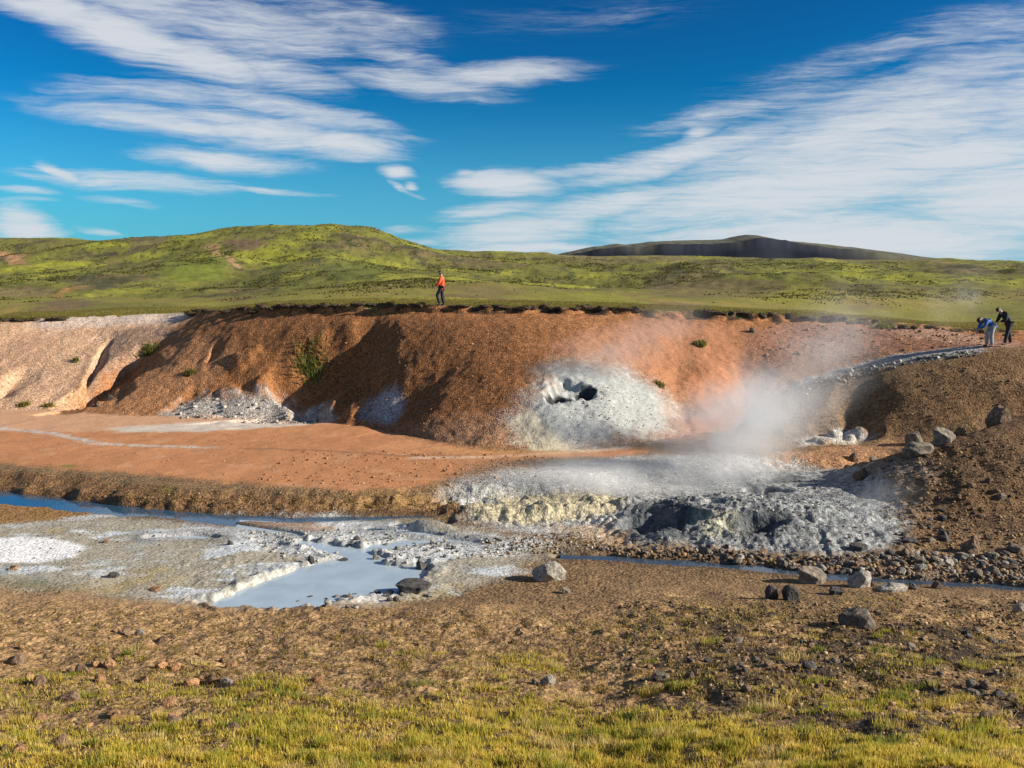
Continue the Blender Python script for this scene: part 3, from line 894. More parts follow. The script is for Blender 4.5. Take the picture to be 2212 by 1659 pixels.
# foreground slope
fg = 1 - sst(Y, foot(X) - 1.4, foot(X) - 0.1 + 0.4 * n_md)
paint(fg, col(0.30, 0.182, 0.084), 0.95)
paint(fg * sst(n_md + 0.5 * n_hi, -0.05, 0.5), col(0.41, 0.265, 0.122), 0.75)
paint(fg * sst(X, 1.0, 4.5) * sst(-n_lo - n_md, -0.3, 0.15) * (1 - 0.6 * sst(Y, 17.5, 20)), col(0.038, 0.025, 0.016), 0.92)
paint(fg * sst(fbm(X * 1.6, Y * 1.6, 3, 545), 0.18, 0.4), col(0.075, 0.045, 0.024), 0.7)
paint(fg * sst(-X, 3, 7) * sst(Y, 13.5, 17), col(0.37, 0.225, 0.105), 0.7)
paint(fg * sst(n_hi + n_ps, 0.25, 0.7), col(0.36, 0.26, 0.10), 0.5)
GRIT = np.maximum(GRIT * (1 - fg), fg * 0.9)
# how much grass grows on the near slope
GRASS_POLY = []
for px, k in [
    ([(205, 690), (250, 672), (300, 676), (335, 690), (400, 700), (450, 690), (520, 688), (620, 706), (700, 708), (800, 728), (900, 736), (960, 720), (1090, 735), (1090, 900), (-60, 900), (-60, 735), (30, 722), (120, 735), (190, 715)], 1.0),
    ([(450, 668), (520, 652), (575, 655), (570, 672), (500, 680)], 0.85),
    ([(770, 690), (820, 678), (890, 690), (900, 705), (840, 712), (780, 702)], 0.9),
    ([(-60, 668), (70, 672), (130, 676), (200, 668), (230, 680), (180, 705), (90, 715), (-60, 715)], 0.6),
    ([(80, 650), (130, 645), (150, 660), (100, 668)], 0.5), ([(340, 650), (420, 640), (450, 655), (400, 668)], 0.35),
    ([(680, 605), (740, 600), (800, 610), (760, 630), (700, 625)], 0.4), ([(840, 600), (900, 596), (910, 604), (850, 606)], 0.5), ([(990, 695), (1060, 690), (1060, 712), (1000, 712)], 0.7),
    ([(560, 620), (680, 612), (720, 640), (620, 650)], 0.3), ([(860, 660), (930, 655), (960, 672), (880, 676)], 0.5), ([(660, 672), (720, 668), (760, 690), (690, 695)], 0.5),
]:
    GRASS_POLY.append(([at(u, min(v, 767 + 0.35 * (v - 767) if v > 767 else v)) for u, v in px], k))


def grassiness(x, y):
    g = np.zeros(x.shape)
    w = 0.8 * fbm(x * 0.9, y * 0.9, 3, 611) + 0.35 * pn(x * 3.0, y * 3.0, 612)
    for P, k in GRASS_POLY:
        g = np.maximum(g, k * sst(poly_sd(x, y, P) + w, -0.45, 0.65))
    # near the viewer everything below the picture is turf as well
    g = np.maximum(g, 1 - sst(y, 8.2, 9.2))
    holes = sst(fbm(x * 1.3, y * 1.3, 3, 621) + 0.35 * pn(x * 4, y * 4, 622), 0.12, 0.5) * (0.5 + 0.45 * sst(-x, 0, 3))
    return np.clip(g * (1 - holes), 0, 1)


mm = Y < 22
gr = np.zeros(len(X))
gr[mm] = grassiness(X[mm], Y[mm])
paint(gr, col(0.135, 0.092, 0.030), 0.7)
# plain and hills
pl = sst(Y, ytv - 0.15, ytv + 0.25)
paint(pl, col(0.235, 0.210, 0.036), 1.0)
h1 = fbm(X * 0.045, Y * 0.03, 4, 701)
h2 = fbm(X * 0.16, Y * 0.10, 4, 711)
h3 = fbm(X * 0.7, Y * 0.40, 3, 721, 0.7)
h4 = fbm(X * 0.018, Y * 0.014, 3, 731)
paint(pl * (1 - sst(Y, 110, 150)) * sst(fbm(X * 0.07, Y * 0.05, 4, 751), 0.0, 0.25), col(0.155, 0.155, 0.030), 0.8)
paint(pl * (1 - sst(Y, 110, 150)) * sst(fbm(X * 0.16, Y * 0.09, 4, 761), 0.1, 0.35), col(0.185, 0.115, 0.055), 0.8)
hz_ = pl * sst(Y, 70, 120)
paint(pl * sst(h2, -0.1, 0.5), col(0.185, 0.178, 0.034), 0.8)
paint(pl * (1 - sst(Y, 95, 150)) * sst(h2 + h3 * 0.5, 0.0, 0.5), col(0.33, 0.225, 0.055), 0.7)
paint(hz_, col(0.142, 0.142, 0.026), 0.85)
paint(hz_ * sst(h1 + 0.5 * h2, 0.0, 0.3), col(0.245, 0.245, 0.026), 0.85)
paint(hz_ * sst(-h1 + 0.6 * h2 + 0.3 * h3, 0.05, 0.4), col(0.185, 0.125, 0.065), 0.85)
paint(hz_ * sst(h2 + 0.8 * h3 - 0.5 * h1, 0.12, 0.32), col(0.046, 0.052, 0.016), 0.85)
paint(hz_ * sst(h3 + 0.3 * h2, 0.28, 0.42), col(0.030, 0.033, 0.012), 0.85)
paint(hz_ * sst(-h2 + 0.5 * h3, 0.25, 0.55), col(0.085, 0.095, 0.022), 0.6)
paint(pl * sst(Y, 330, 420) * sst(h4 + 0.4 * h1, -0.1, 0.35), col(0.17, 0.125, 0.065), 0.6)
for px, cc, kk in [
    ([(205, 246), (216, 244), (232, 258), (240, 268), (230, 264), (214, 254)], col(0.40, 0.225, 0.12), 0.9),
    ([(-20, 252), (10, 252), (24, 260), (26, 266), (10, 262), (-20, 258)], col(0.40, 0.215, 0.11), 0.9),
    ([(50, 295), (62, 289), (76, 287), (70, 291), (56, 297)], col(0.42, 0.20, 0.07), 0.95),
    ([(36, 303), (60, 299), (90, 301), (108, 304), (80, 307), (45, 308)], col(0.15, 0.10, 0.055), 0.85),
    ([(-20, 288), (30, 286), (60, 290), (50, 296), (-20, 297)], col(0.155, 0.105, 0.06), 0.7),
    ([(225, 240), (250, 238), (268, 244), (250, 252), (232, 250)], col(0.16, 0.09, 0.06), 0.7),
    ([(130, 248), (150, 236), (170, 236), (160, 246), (140, 252), (122, 258)], col(0.12, 0.095, 0.05), 0.7),
    ([(160, 266), (200, 258), (228, 264), (225, 280), (190, 282), (160, 278)], col(0.13, 0.155, 0.018), 0.8),
    ([(320, 266), (380, 264), (410, 272), (370, 281), (330, 282)], col(0.095, 0.105, 0.020), 0.7),
    ([(645, 286), (700, 280), (780, 280), (800, 292), (720, 298), (650, 297)], col(0.155, 0.115, 0.05), 0.7),
    ([(440, 288), (500, 285), (540, 292), (480, 298)], col(0.185, 0.135, 0.055), 0.6),
    ([(520, 296), (600, 290), (640, 300), (560, 303)], col(0.25, 0.235, 0.03), 0.6),
    ([(740, 298), (800, 286), (860, 296), (800, 304)], col(0.26, 0.24, 0.03), 0.7),
    ([(820, 282), (880, 284), (890, 293), (840, 290)], col(0.07, 0.06, 0.025), 0.7),
]:
    reg = region(px, 1.0, 3.0)
    paint(reg, cc, kk)
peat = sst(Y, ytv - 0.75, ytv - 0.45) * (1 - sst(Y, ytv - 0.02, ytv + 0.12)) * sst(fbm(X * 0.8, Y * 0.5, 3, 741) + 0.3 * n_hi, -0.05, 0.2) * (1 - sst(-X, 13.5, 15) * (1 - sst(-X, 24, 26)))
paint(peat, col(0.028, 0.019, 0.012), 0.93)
C *= (1 + hz_ * np.clip(0.12 + 0.75 * h3 + 0.45 * h2, -0.5, 0.9))[:, None].astype(np.float32)
GRIT = np.maximum(GRIT * (1 - pl), pl * 0.8)
# damp margins
for pts, w0, w1 in STREAMS:
    d_, sd_, al_ = seg_dist(X, Y, pts)
    WET = np.maximum(WET, (1 - sst(d_, 0.35, 0.9)).astype(np.float32))
wet_poly = poly_sd(X, Y, POND_OUT)
WET = np.maximum(WET, sst(wet_poly, -0.5, -0.05))
WET = np.maximum(WET, 0.7 * mu * sst(-n_md, -0.2, 0.4))
del wet_poly


# ------------------------------------------------------------------ materials
def new_mat(name):
    m = bpy.data.materials.new(name)
    m.use_nodes = True
    nt = m.node_tree
    for n in list(nt.nodes):
        if n.type != 'OUTPUT_MATERIAL':
            nt.nodes.remove(n)
    out = [n for n in nt.nodes if n.type == 'OUTPUT_MATERIAL'][0]
    b = nt.nodes.new('ShaderNodeBsdfPrincipled')
    nt.links.new(b.outputs[0], out.inputs[0])
    return m, nt, b


def nd(nt, kind, **kw):
    n = nt.nodes.new(kind)
    for k, v in kw.items():
        if k in n.inputs.keys() if hasattr(n.inputs, 'keys') else False:
            n.inputs[k].default_value = v
        else:
            setattr(n, k, v)
    return n


def mat_ground():
    m, nt, b = new_mat('soil')
    L = nt.links.new
    at_ = nd(nt, 'ShaderNodeAttribute', attribute_name='soil')
    mk = nd(nt, 'ShaderNodeAttribute', attribute_name='grain')
    sp = nt.nodes.new('ShaderNodeSeparateColor')
    L(mk.outputs['Color'], sp.inputs[0])
    geo = nt.nodes.new('ShaderNodeNewGeometry')

    def noise(scale, detail=3, rough=0.6):
        n = nt.nodes.new('ShaderNodeTexNoise')
        n.inputs['Scale'].default_value = scale
        n.inputs['Detail'].default_value = detail
        n.inputs['Roughness'].default_value = rough
        L(geo.outputs['Position'], n.inputs['Vector'])
        return n.outputs[0]

    def mth(op, a, b_=None, c=None):
        n = nt.nodes.new('ShaderNodeMath')
        n.operation = op
        for i, v in enumerate((a, b_, c)):
            if v is None:
                continue
            if isinstance(v, (int, float)):
                n.inputs[i].default_value = v
            else:
                L(v, n.inputs[i])
        return n.outputs[0]
    fine = noise(9.0, 4, 0.65)
    peb = nt.nodes.new('ShaderNodeTexVoronoi')
    peb.inputs['Scale'].default_value = 13.0
    L(geo.outputs['Position'], peb.inputs['Vector'])
    pv = nt.nodes.new('ShaderNodeSeparateColor')
    L(peb.outputs['Color'], pv.inputs[0])
    # stones and crumbs of differing tone
    a = mth('MULTIPLY', mth('SUBTRACT', fine, 0.5), 1.9)
    c = mth('MULTIPLY', mth('SUBTRACT', pv.outputs[0], 0.5), 0.95)
    v = mth('MULTIPLY', mth('ADD', a, c), mth('MULTIPLY_ADD', sp.outputs[0], 0.85, 0.10))
    v = mth('MAXIMUM', mth('ADD', v, 1.0), 0.22)
    wet = mth('MULTIPLY_ADD', sp.outputs[1], -0.30, 1.0)
    v = mth('MULTIPLY', v, wet)
    mul = nt.nodes.new('ShaderNodeVectorMath')
    mul.operation = 'SCALE'
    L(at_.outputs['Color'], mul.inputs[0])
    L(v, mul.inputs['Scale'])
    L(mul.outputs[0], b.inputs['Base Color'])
    L(mth('MULTIPLY_ADD', sp.outputs[1], -0.45, 0.95), b.inputs['Roughness'])
    b.inputs['Specular IOR Level'].default_value = 0.25
    bump = nt.nodes.new('ShaderNodeBump')
    bump.inputs['Distance'].default_value = 0.10
    hgt = mth('ADD', mth('MULTIPLY', fine, 0.7), mth('MULTIPLY', mth('SUBTRACT', 1.0, peb.outputs['Distance']), 0.35))
    hgt = mth('ADD', hgt, mth('MULTIPLY', noise(2.6, 4, 0.6), 0.8))
    L(hgt, bump.inputs['Height'])
    L(mth('MULTIPLY_ADD', sp.outputs[0], 0.75, 0.12), bump.inputs['Strength'])
    L(bump.outputs[0], b.inputs['Normal'])
    return m


def mat_rock(name, base, light, dark, scale=3.0):
    m, nt, b = new_mat(name)
    L = nt.links.new
    tc = nt.nodes.new('ShaderNodeTexCoord')
    oi = nt.nodes.new('ShaderNodeObjectInfo')
    add = nt.nodes.new('ShaderNodeVectorMath')
    add.operation = 'ADD'
    L(tc.outputs['Object'], add.inputs[0])
    L(oi.outputs['Location'], add.inputs[1])
    n1 = nt.nodes.new('ShaderNodeTexNoise')
    n1.inputs['Scale'].default_value = scale
    n1.inputs['Detail'].default_value = 5
    n1.inputs['Roughness'].default_value = 0.62
    L(add.outputs[0], n1.inputs['Vector'])
    cr = nt.nodes.new('ShaderNodeValToRGB')
    e = cr.color_ramp.elements
    e[0].position, e[0].color = 0.30, (*dark, 1)
    e[1].position, e[1].color = 0.72, (*light, 1)
    k = e.new(0.5)
    k.color = (*base, 1)
    L(n1.outputs[0], cr.inputs[0])
    hs = nt.nodes.new('ShaderNodeHueSaturation')
    mr = nt.nodes.new('ShaderNodeMapRange')
    L(oi.outputs['Random'], mr.inputs[0])
    mr.inputs[3].default_value = 0.75
    mr.inputs[4].default_value = 1.25
    L(mr.outputs[0], hs.inputs['Value'])
    L(cr.outputs[0], hs.inputs['Color'])
    L(hs.outputs[0], b.inputs['Base Color'])
    b.inputs['Roughness'].default_value = 0.9
    bp = nt.nodes.new('ShaderNodeBump')
    bp.inputs['Strength'].default_value = 0.6
    bp.inputs['Distance'].default_value = 0.08
    L(n1.outputs[0], bp.inputs['Height'])
    L(bp.outputs[0], b.inputs['Normal'])
    return m


def mat_plain(name, colr, rough=0.8, var=0.25, scale=8.0):
    m, nt, b = new_mat(name)
    L = nt.links.new
    tc = nt.nodes.new('ShaderNodeTexCoord')
    n1 = nt.nodes.new('ShaderNodeTexNoise')
    n1.inputs['Scale'].default_value = scale
    n1.inputs['Detail'].default_value = 4
    L(tc.outputs['Object'], n1.inputs['Vector'])
    cr = nt.nodes.new('ShaderNodeValToRGB')
    e = cr.color_ramp.elements
    e[0].position, e[0].color = 0.3, (*[c * (1 - var) for c in colr], 1)
    e[1].position, e[1].color = 0.7, (*[min(1, c * (1 + var)) for c in colr], 1)
    L(n1.outputs[0], cr.inputs[0])
    L(cr.outputs[0], b.inputs['Base Color'])
    b.inputs['Roughness'].default_value = rough
    bp = nt.nodes.new('ShaderNodeBump')
    bp.inputs['Strength'].default_value = 0.3
    bp.inputs['Distance'].default_value = 0.03
    L(n1.outputs[0], bp.inputs['Height'])
    L(bp.outputs[0], b.inputs['Normal'])
    return m


def mat_water(name, base, rough, ripple, spec=0.5):
    m, nt, b = new_mat(name)
    L = nt.links.new
    b.inputs['Roughness'].default_value = rough
    b.inputs['IOR'].default_value = 1.33
    b.inputs['Specular IOR Level'].default_value = spec
    geo = nt.nodes.new('ShaderNodeNewGeometry')
    n1 = nt.nodes.new('ShaderNodeTexNoise')
    n1.inputs['Scale'].default_value = 1.3
    n1.inputs['Detail'].default_value = 4
    L(geo.outputs['Position'], n1.inputs['Vector'])
    cr = nt.nodes.new('ShaderNodeValToRGB')
    e = cr.color_ramp.elements
    e[0].position, e[0].color = 0.35, (*[c * 0.9 for c in base], 1)
    e[1].position, e[1].color = 0.65, (*[c * 1.07 for c in base], 1)
    L(n1.outputs[0], cr.inputs[0])
    L(cr.outputs[0], b.inputs['Base Color'])
    n2 = nt.nodes.new('ShaderNodeTexNoise')
    n2.inputs['Scale'].default_value = 9
    n2.inputs['Detail'].default_value = 3
    L(geo.outputs['Position'], n2.inputs['Vector'])
    bp = nt.nodes.new('ShaderNodeBump')
    bp.inputs['Strength'].default_value = ripple
    bp.inputs['Distance'].default_value = 0.02
    L(n2.outputs[0], bp.inputs['Height'])
    L(bp.outputs[0], b.inputs['Normal'])
    return m


def mat_attr(name, rough=0.8, trans=0.0):
    m, nt, b = new_mat(name)
    a = nd(nt, 'ShaderNodeAttribute', attribute_name='tone')
    nt.links.new(a.outputs['Color'], b.inputs['Base Color'])
    b.inputs['Roughness'].default_value = rough
    b.inputs['Specular IOR Level'].default_value = 0.2
    if trans > 0:                       # thin blades let light through
        out = [n for n in nt.nodes if n.type == 'OUTPUT_MATERIAL'][0]
        tr = nt.nodes.new('ShaderNodeBsdfTranslucent')
        nt.links.new(a.outputs['Color'], tr.inputs['Color'])
        mx = nt.nodes.new('ShaderNodeMixShader')
        mx.inputs[0].default_value = trans
        nt.links.new(b.outputs[0], mx.inputs[1])
        nt.links.new(tr.outputs[0], mx.inputs[2])
        nt.links.new(mx.outputs[0], out.inputs[0])
    return m


M_SOIL = mat_ground()
M_GREY = mat_rock('grey_rock', (0.165, 0.135, 0.10), (0.30, 0.24, 0.175), (0.06, 0.052, 0.045))
M_BROWN = mat_rock('brown_rock', (0.16, 0.10, 0.06), (0.29, 0.185, 0.11), (0.06, 0.038, 0.025))
M_DARK = mat_rock('dark_rock', (0.058, 0.053, 0.05), (0.14, 0.125, 0.105), (0.022, 0.021, 0.02))
M_PALE = mat_rock('pale_rock', (0.30, 0.27, 0.225), (0.50, 0.46, 0.39), (0.10, 0.09, 0.08), 5.0)
M_RUST = mat_rock('rust_rock', (0.33, 0.17, 0.075), (0.50, 0.30, 0.15), (0.13, 0.06, 0.03))


def tag(o, label=None, cat=None, group=None, kind=None):
    if label:
        o['label'] = label
    if cat:
        o['category'] = cat
    if group:
        o['group'] = group
    if kind:
        o['kind'] = kind
    return o


def mesh_np(name, co, faces, mats=(), attrs=None, smooth=True):
    me = bpy.data.meshes.new(name)
    nv = len(co)
    me.vertices.add(nv)
    me.vertices.foreach_set('co', np.ascontiguousarray(co, np.float32).ravel())
    nf, k = faces.shape
    me.loops.add(nf * k)
    me.loops.foreach_set('vertex_index', np.ascontiguousarray(faces, np.int32).ravel())
    me.polygons.add(nf)
    me.polygons.foreach_set('loop_start', np.arange(0, nf * k, k, dtype=np.int32))
    me.polygons.foreach_set('loop_total', np.full(nf, k, np.int32))
    if smooth:
        me.polygons.foreach_set('use_smooth', np.ones(nf, bool))
    for m in mats:
        me.materials.append(m)
    me.update(calc_edges=True)
    for an, ad in (attrs or {}).items():
        at_ = me.attributes.new(an, 'FLOAT_COLOR', 'POINT')
        d = np.ones((nv, 4), np.float32)
        d[:, :ad.shape[1]] = ad
        at_.data.foreach_set('color', d.ravel())
    return me


def link(name, me, parent=None):
    o = bpy.data.objects.new(name, me)
    COL.objects.link(o)
    if parent is not None:
        o.parent = parent
    return o


def build_land():
    idx = np.arange(NR * NA).reshape(NR, NA)
    q = np.stack([idx[:-1, :-1], idx[:-1, 1:], idx[1:, 1:], idx[1:, :-1]], -1).reshape(-1, 4)
    cx = X[q[:, 0]]
    cy = Y[q[:, 0]]
    part = np.zeros(len(q), int)
    part[(cy > YB(cx) - 0.3)] = 1
    part[(cy > YT(cx) + 0.6)] = 2
    co = np.stack([X, Y, Z], 1)
    grain = np.stack([GRIT, WET, np.zeros_like(GRIT)], 1)
    for k, name, lab, cat in ((0, 'ground', 'rust, grey and ochre valley floor with grassy near slope', 'ground'),
                              (1, 'bank_terrain', 'bare orange-brown earth bank with gullies and a white vent', 'bank'),
                              (2, 'hills', 'rolling green hills and plain beyond the bank', 'hills')):
        qq = q[part == k]
        used, inv = np.unique(qq.ravel(), return_inverse=True)
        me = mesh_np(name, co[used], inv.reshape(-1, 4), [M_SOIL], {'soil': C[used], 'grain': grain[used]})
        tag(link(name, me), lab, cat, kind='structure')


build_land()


# far mountain, beyond the green plateau
def build_mountain():
    D = 2100.0
    sky_pts = [(520, 262), (548, 256), (560, 252.5), (592, 246), (600, 245.5), (615, 243), (626, 244), (650, 240.5), (680, 239.5), (708, 239), (722, 238.5), (732, 236.2), (742, 234.4), (752, 234.2), (766, 236.5), (785, 240),
               (810, 242.5), (850, 246.5), (880, 250), (910, 254), (945, 258), (985, 261), (1030, 263.5), (1100, 266)]
    crest = Line1([(PY(u, v, D)[0], PY(u, v, D)[2]) for u, v in sky_pts], 2.6)
    xs = np.linspace(PY(500, 260, D)[0], PY(1120, 260, D)[0], 620)
    ts = np.linspace(-1.0, 1.0, 90)
    XX, TT = np.meshgrid(xs, ts)
    yy = D + TT * 380 + 20 * fbm(XX * 0.004, TT * 2, 3, 801)
    h = crest(XX) - 6
    step = Line1([(PY(u, 255, D)[0], f) for u, f in [(500, 0.80), (560, 0.84), (620, 0.86), (700, 0.865), (770, 0.86), (830, 0.80), (900, 0.7), (1120, 0.6)]], 20)(XX)
    lower = sst(TT, -0.50, -0.44) * step
    upper = sst(TT, -0.42, 0.0) * (1 - step)
    prof = np.where(TT < 0, lower + upper, 1 - 0.8 * sst(TT, 0.02, 1))
    zz = 4 + h * prof + prof * (5 * fbm(XX * 0.012, yy * 0.012, 4, 811) + 3.0 * (ridged(XX * 0.02, yy * 0.008, 4, 812) - 0.5)) * np.clip(np.abs(TT) * 4, 0.3, 1)
    zz += -5 * sst(np.abs(TT), 0.85, 1)
    zz += np.where(TT < -0.3, 0.6 * (ridged(XX * 0.014, yy * 0.003, 3, 821) - 0.6) * sst(prof, 0.02, 0.3), 0)
    co = np.stack([XX.ravel(), yy.ravel(), zz.ravel()], 1)
    n = len(xs)
    idx = np.arange(co.shape[0]).reshape(len(ts), n)
    q = np.stack([idx[:-1, :-1], idx[:-1, 1:], idx[1:, 1:], idx[1:, :-1]], -1).reshape(-1, 4)
    cl = np.zeros((len(co), 3), np.float32)
    nn = fbm(co[:, 0] * 0.01, co[:, 1] * 0.01, 4, 831)
    t = TT.ravel()
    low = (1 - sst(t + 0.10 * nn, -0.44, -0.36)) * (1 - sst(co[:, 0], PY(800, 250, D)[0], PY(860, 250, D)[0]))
    cl[:] = col(0.115, 0.115, 0.075)
    m = sst(nn, -0.1, 0.4)[:, None]
    cl = cl * (1 - m) + col(0.070, 0.066, 0.062) * m
    m = sst(nn, 0.2, 0.6)[:, None] * 0.8
    cl = cl * (1 - m) + col(0.17, 0.165, 0.075) * m
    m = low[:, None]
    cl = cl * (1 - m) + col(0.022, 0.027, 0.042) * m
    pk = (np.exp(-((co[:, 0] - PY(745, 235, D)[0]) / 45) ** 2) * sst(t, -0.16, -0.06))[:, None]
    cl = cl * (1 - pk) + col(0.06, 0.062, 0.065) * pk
    gr_ = np.zeros((len(co), 3), np.float32)
    gr_[:, 0] = 0.5
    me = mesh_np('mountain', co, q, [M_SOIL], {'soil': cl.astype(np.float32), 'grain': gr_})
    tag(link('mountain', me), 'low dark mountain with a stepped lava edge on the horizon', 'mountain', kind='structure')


build_mountain()

# ------------------------------------------------------------------ water
M_STREAM = mat_water('stream_water', (0.03, 0.085, 0.15), 0.04, 0.12, 1.0)
M_POND = mat_water('milky_water', (0.40, 0.49, 0.56), 0.10, 0.05, 0.5)
M_RILL = mat_water('rill_water', (0.05, 0.075, 0.11), 0.04, 0.15, 0.8)


def water_sheet(name, pts, m, label, z, width=None):
    bm = bmesh.new()
    if width is None:
        vsx = [bm.verts.new((p[0], p[1], z)) for p in pts]
        bm.faces.new(vsx)
    else:
        P = [Vector((p[0], p[1], z)) for p in pts]
        prev = None
        for i, p in enumerate(P):
            t = (P[min(i + 1, len(P) - 1)] - P[max(i - 1, 0)]).normalized()
            n = Vector((-t.y, t.x, 0))
            a = bm.verts.new(p + n * width)
            c = bm.verts.new(p - n * width)
            if prev:
                bm.faces.new((prev[0], a, c, prev[1]))
            prev = (a, c)
    bmesh.ops.triangulate(bm, faces=bm.faces[:])
    bm.normal_update()
    for f in bm.faces:
        if f.normal.z < 0:
            f.normal_flip()
    me = bpy.data.meshes.new(name)
    bm.to_mesh(me)
    bm.free()
    me.materials.append(m)
    return tag(link(name, me), label, 'water', kind='structure')


hull = [PZ(u, v, WATER_Z)[:2] for u, v in [(190, 600), (240, 520), (300, 523), (390, 535), (450, 555), (440, 590), (330, 620), (250, 620)]]
water_sheet('mud_pool', hull, M_POND, 'milky blue-grey mud pool with a crusted rim', WATER_Z)
water_sheet('stream', STREAMS[0][0], M_STREAM, 'blue stream under the dark edge of the orange terrace', WATER_Z - 0.004, 1.25)
water_sheet('stream', STREAMS[1][0], M_RILL, 'thin stream crossing the stones below the grey mud mound', WATER_Z - 0.004, 0.75)
water_sheet('stream', STREAMS[2][0], M_POND, 'small milky backwater above the mud pool', WATER_Z - 0.008, 0.6)
for k_, lab_ in ((3, 'milky rill joining the blue stream to the mud pool'), (4, 'milky puddle on the crust right of the pool inlet'), (5, 'thin milky puddle under the sulphur crust'), (6, 'milky puddle on the grey flat left of the pool')):
    water_sheet('puddle', STREAMS[k_][0], M_POND, lab_, WATER_Z - 0.012 - 0.003 * k_, 0.55)


# ------------------------------------------------------------------ stones
def rock_mesh(name, seed, sub, angular, mat):
    rnd = random.Random(seed)
    bm = bmesh.new()
    bmesh.ops.create_icosphere(bm, subdivisions=sub, radius=1.0)
    planes = []
    for i in range(angular):
        n = Vector((rnd.gauss(0, 1), rnd.gauss(0, 1), rnd.gauss(0, 0.8))).normalized()
        planes.append((n, rnd.uniform(0.5, 0.85)))
    off = Vector((rnd.uniform(0, 50), rnd.uniform(0, 50), rnd.uniform(0, 50)))
    from mathutils import noise as mn
    for v in bm.verts:
        p = v.co.copy()
        for n, d in planes:
            k = p.dot(n)
            if k > d:
                p -= n * (k - d) * 0.97
        p *= 1 + 0.22 * mn.noise(p * 1.3 + off) + 0.10 * mn.noise(p * 3.4 + off) + 0.05 * mn.noise(p * 7.5 + off)
        v.co = p
    for v in bm.verts:
        v.co.z *= 0.8
    me = bpy.data.meshes.new(name)
    bm.to_mesh(me)
    bm.free()
    me.materials.append(mat)
    return me


ROCKS = {}
for key, mat in (('grey', M_GREY), ('brown', M_BROWN), ('dark', M_DARK), ('pale', M_PALE), ('rust', M_RUST)):
    for shape, sub, ang in (('round', 3, 6), ('block', 3, 12), ('slab', 3, 11)):
        ROCKS[key, shape] = rock_mesh('rock_' + key + '_' + shape, hash_seed := (len(ROCKS) * 31 + 5), sub, ang, mat)
    for i in range(3):
        ROCKS[key, 'stone%d' % i] = rock_mesh('stone_' + key, len(ROCKS) * 17 + 3, 2, 7, mat)


def tz(x, y):
    return float(surf(x, y))


def put_rock(name, u, v, w, h, key, shape, label, group=None, cat='rock', rot=None):
    """a rock whose foot stands on the ground seen at u, v"""
    p = at(u, v)
    s = p[1] / F
    o = link(name, ROCKS[key, shape])
    hw, hh = w * s * 0.45, h * s * 0.95
    o.scale = (hw * 1.08, hw * 0.85, hh * 0.62 / 0.72)
    o.rotation_euler = (0, 0, (random.uniform(-0.4, 0.4)) if rot is None else rot)
    y = p[1] + hw * 0.5
    x = p[0] * y / p[1]
    o.location = (x, y, tz(x, y) + hh * 0.22)
    return tag(o, label, cat, group)


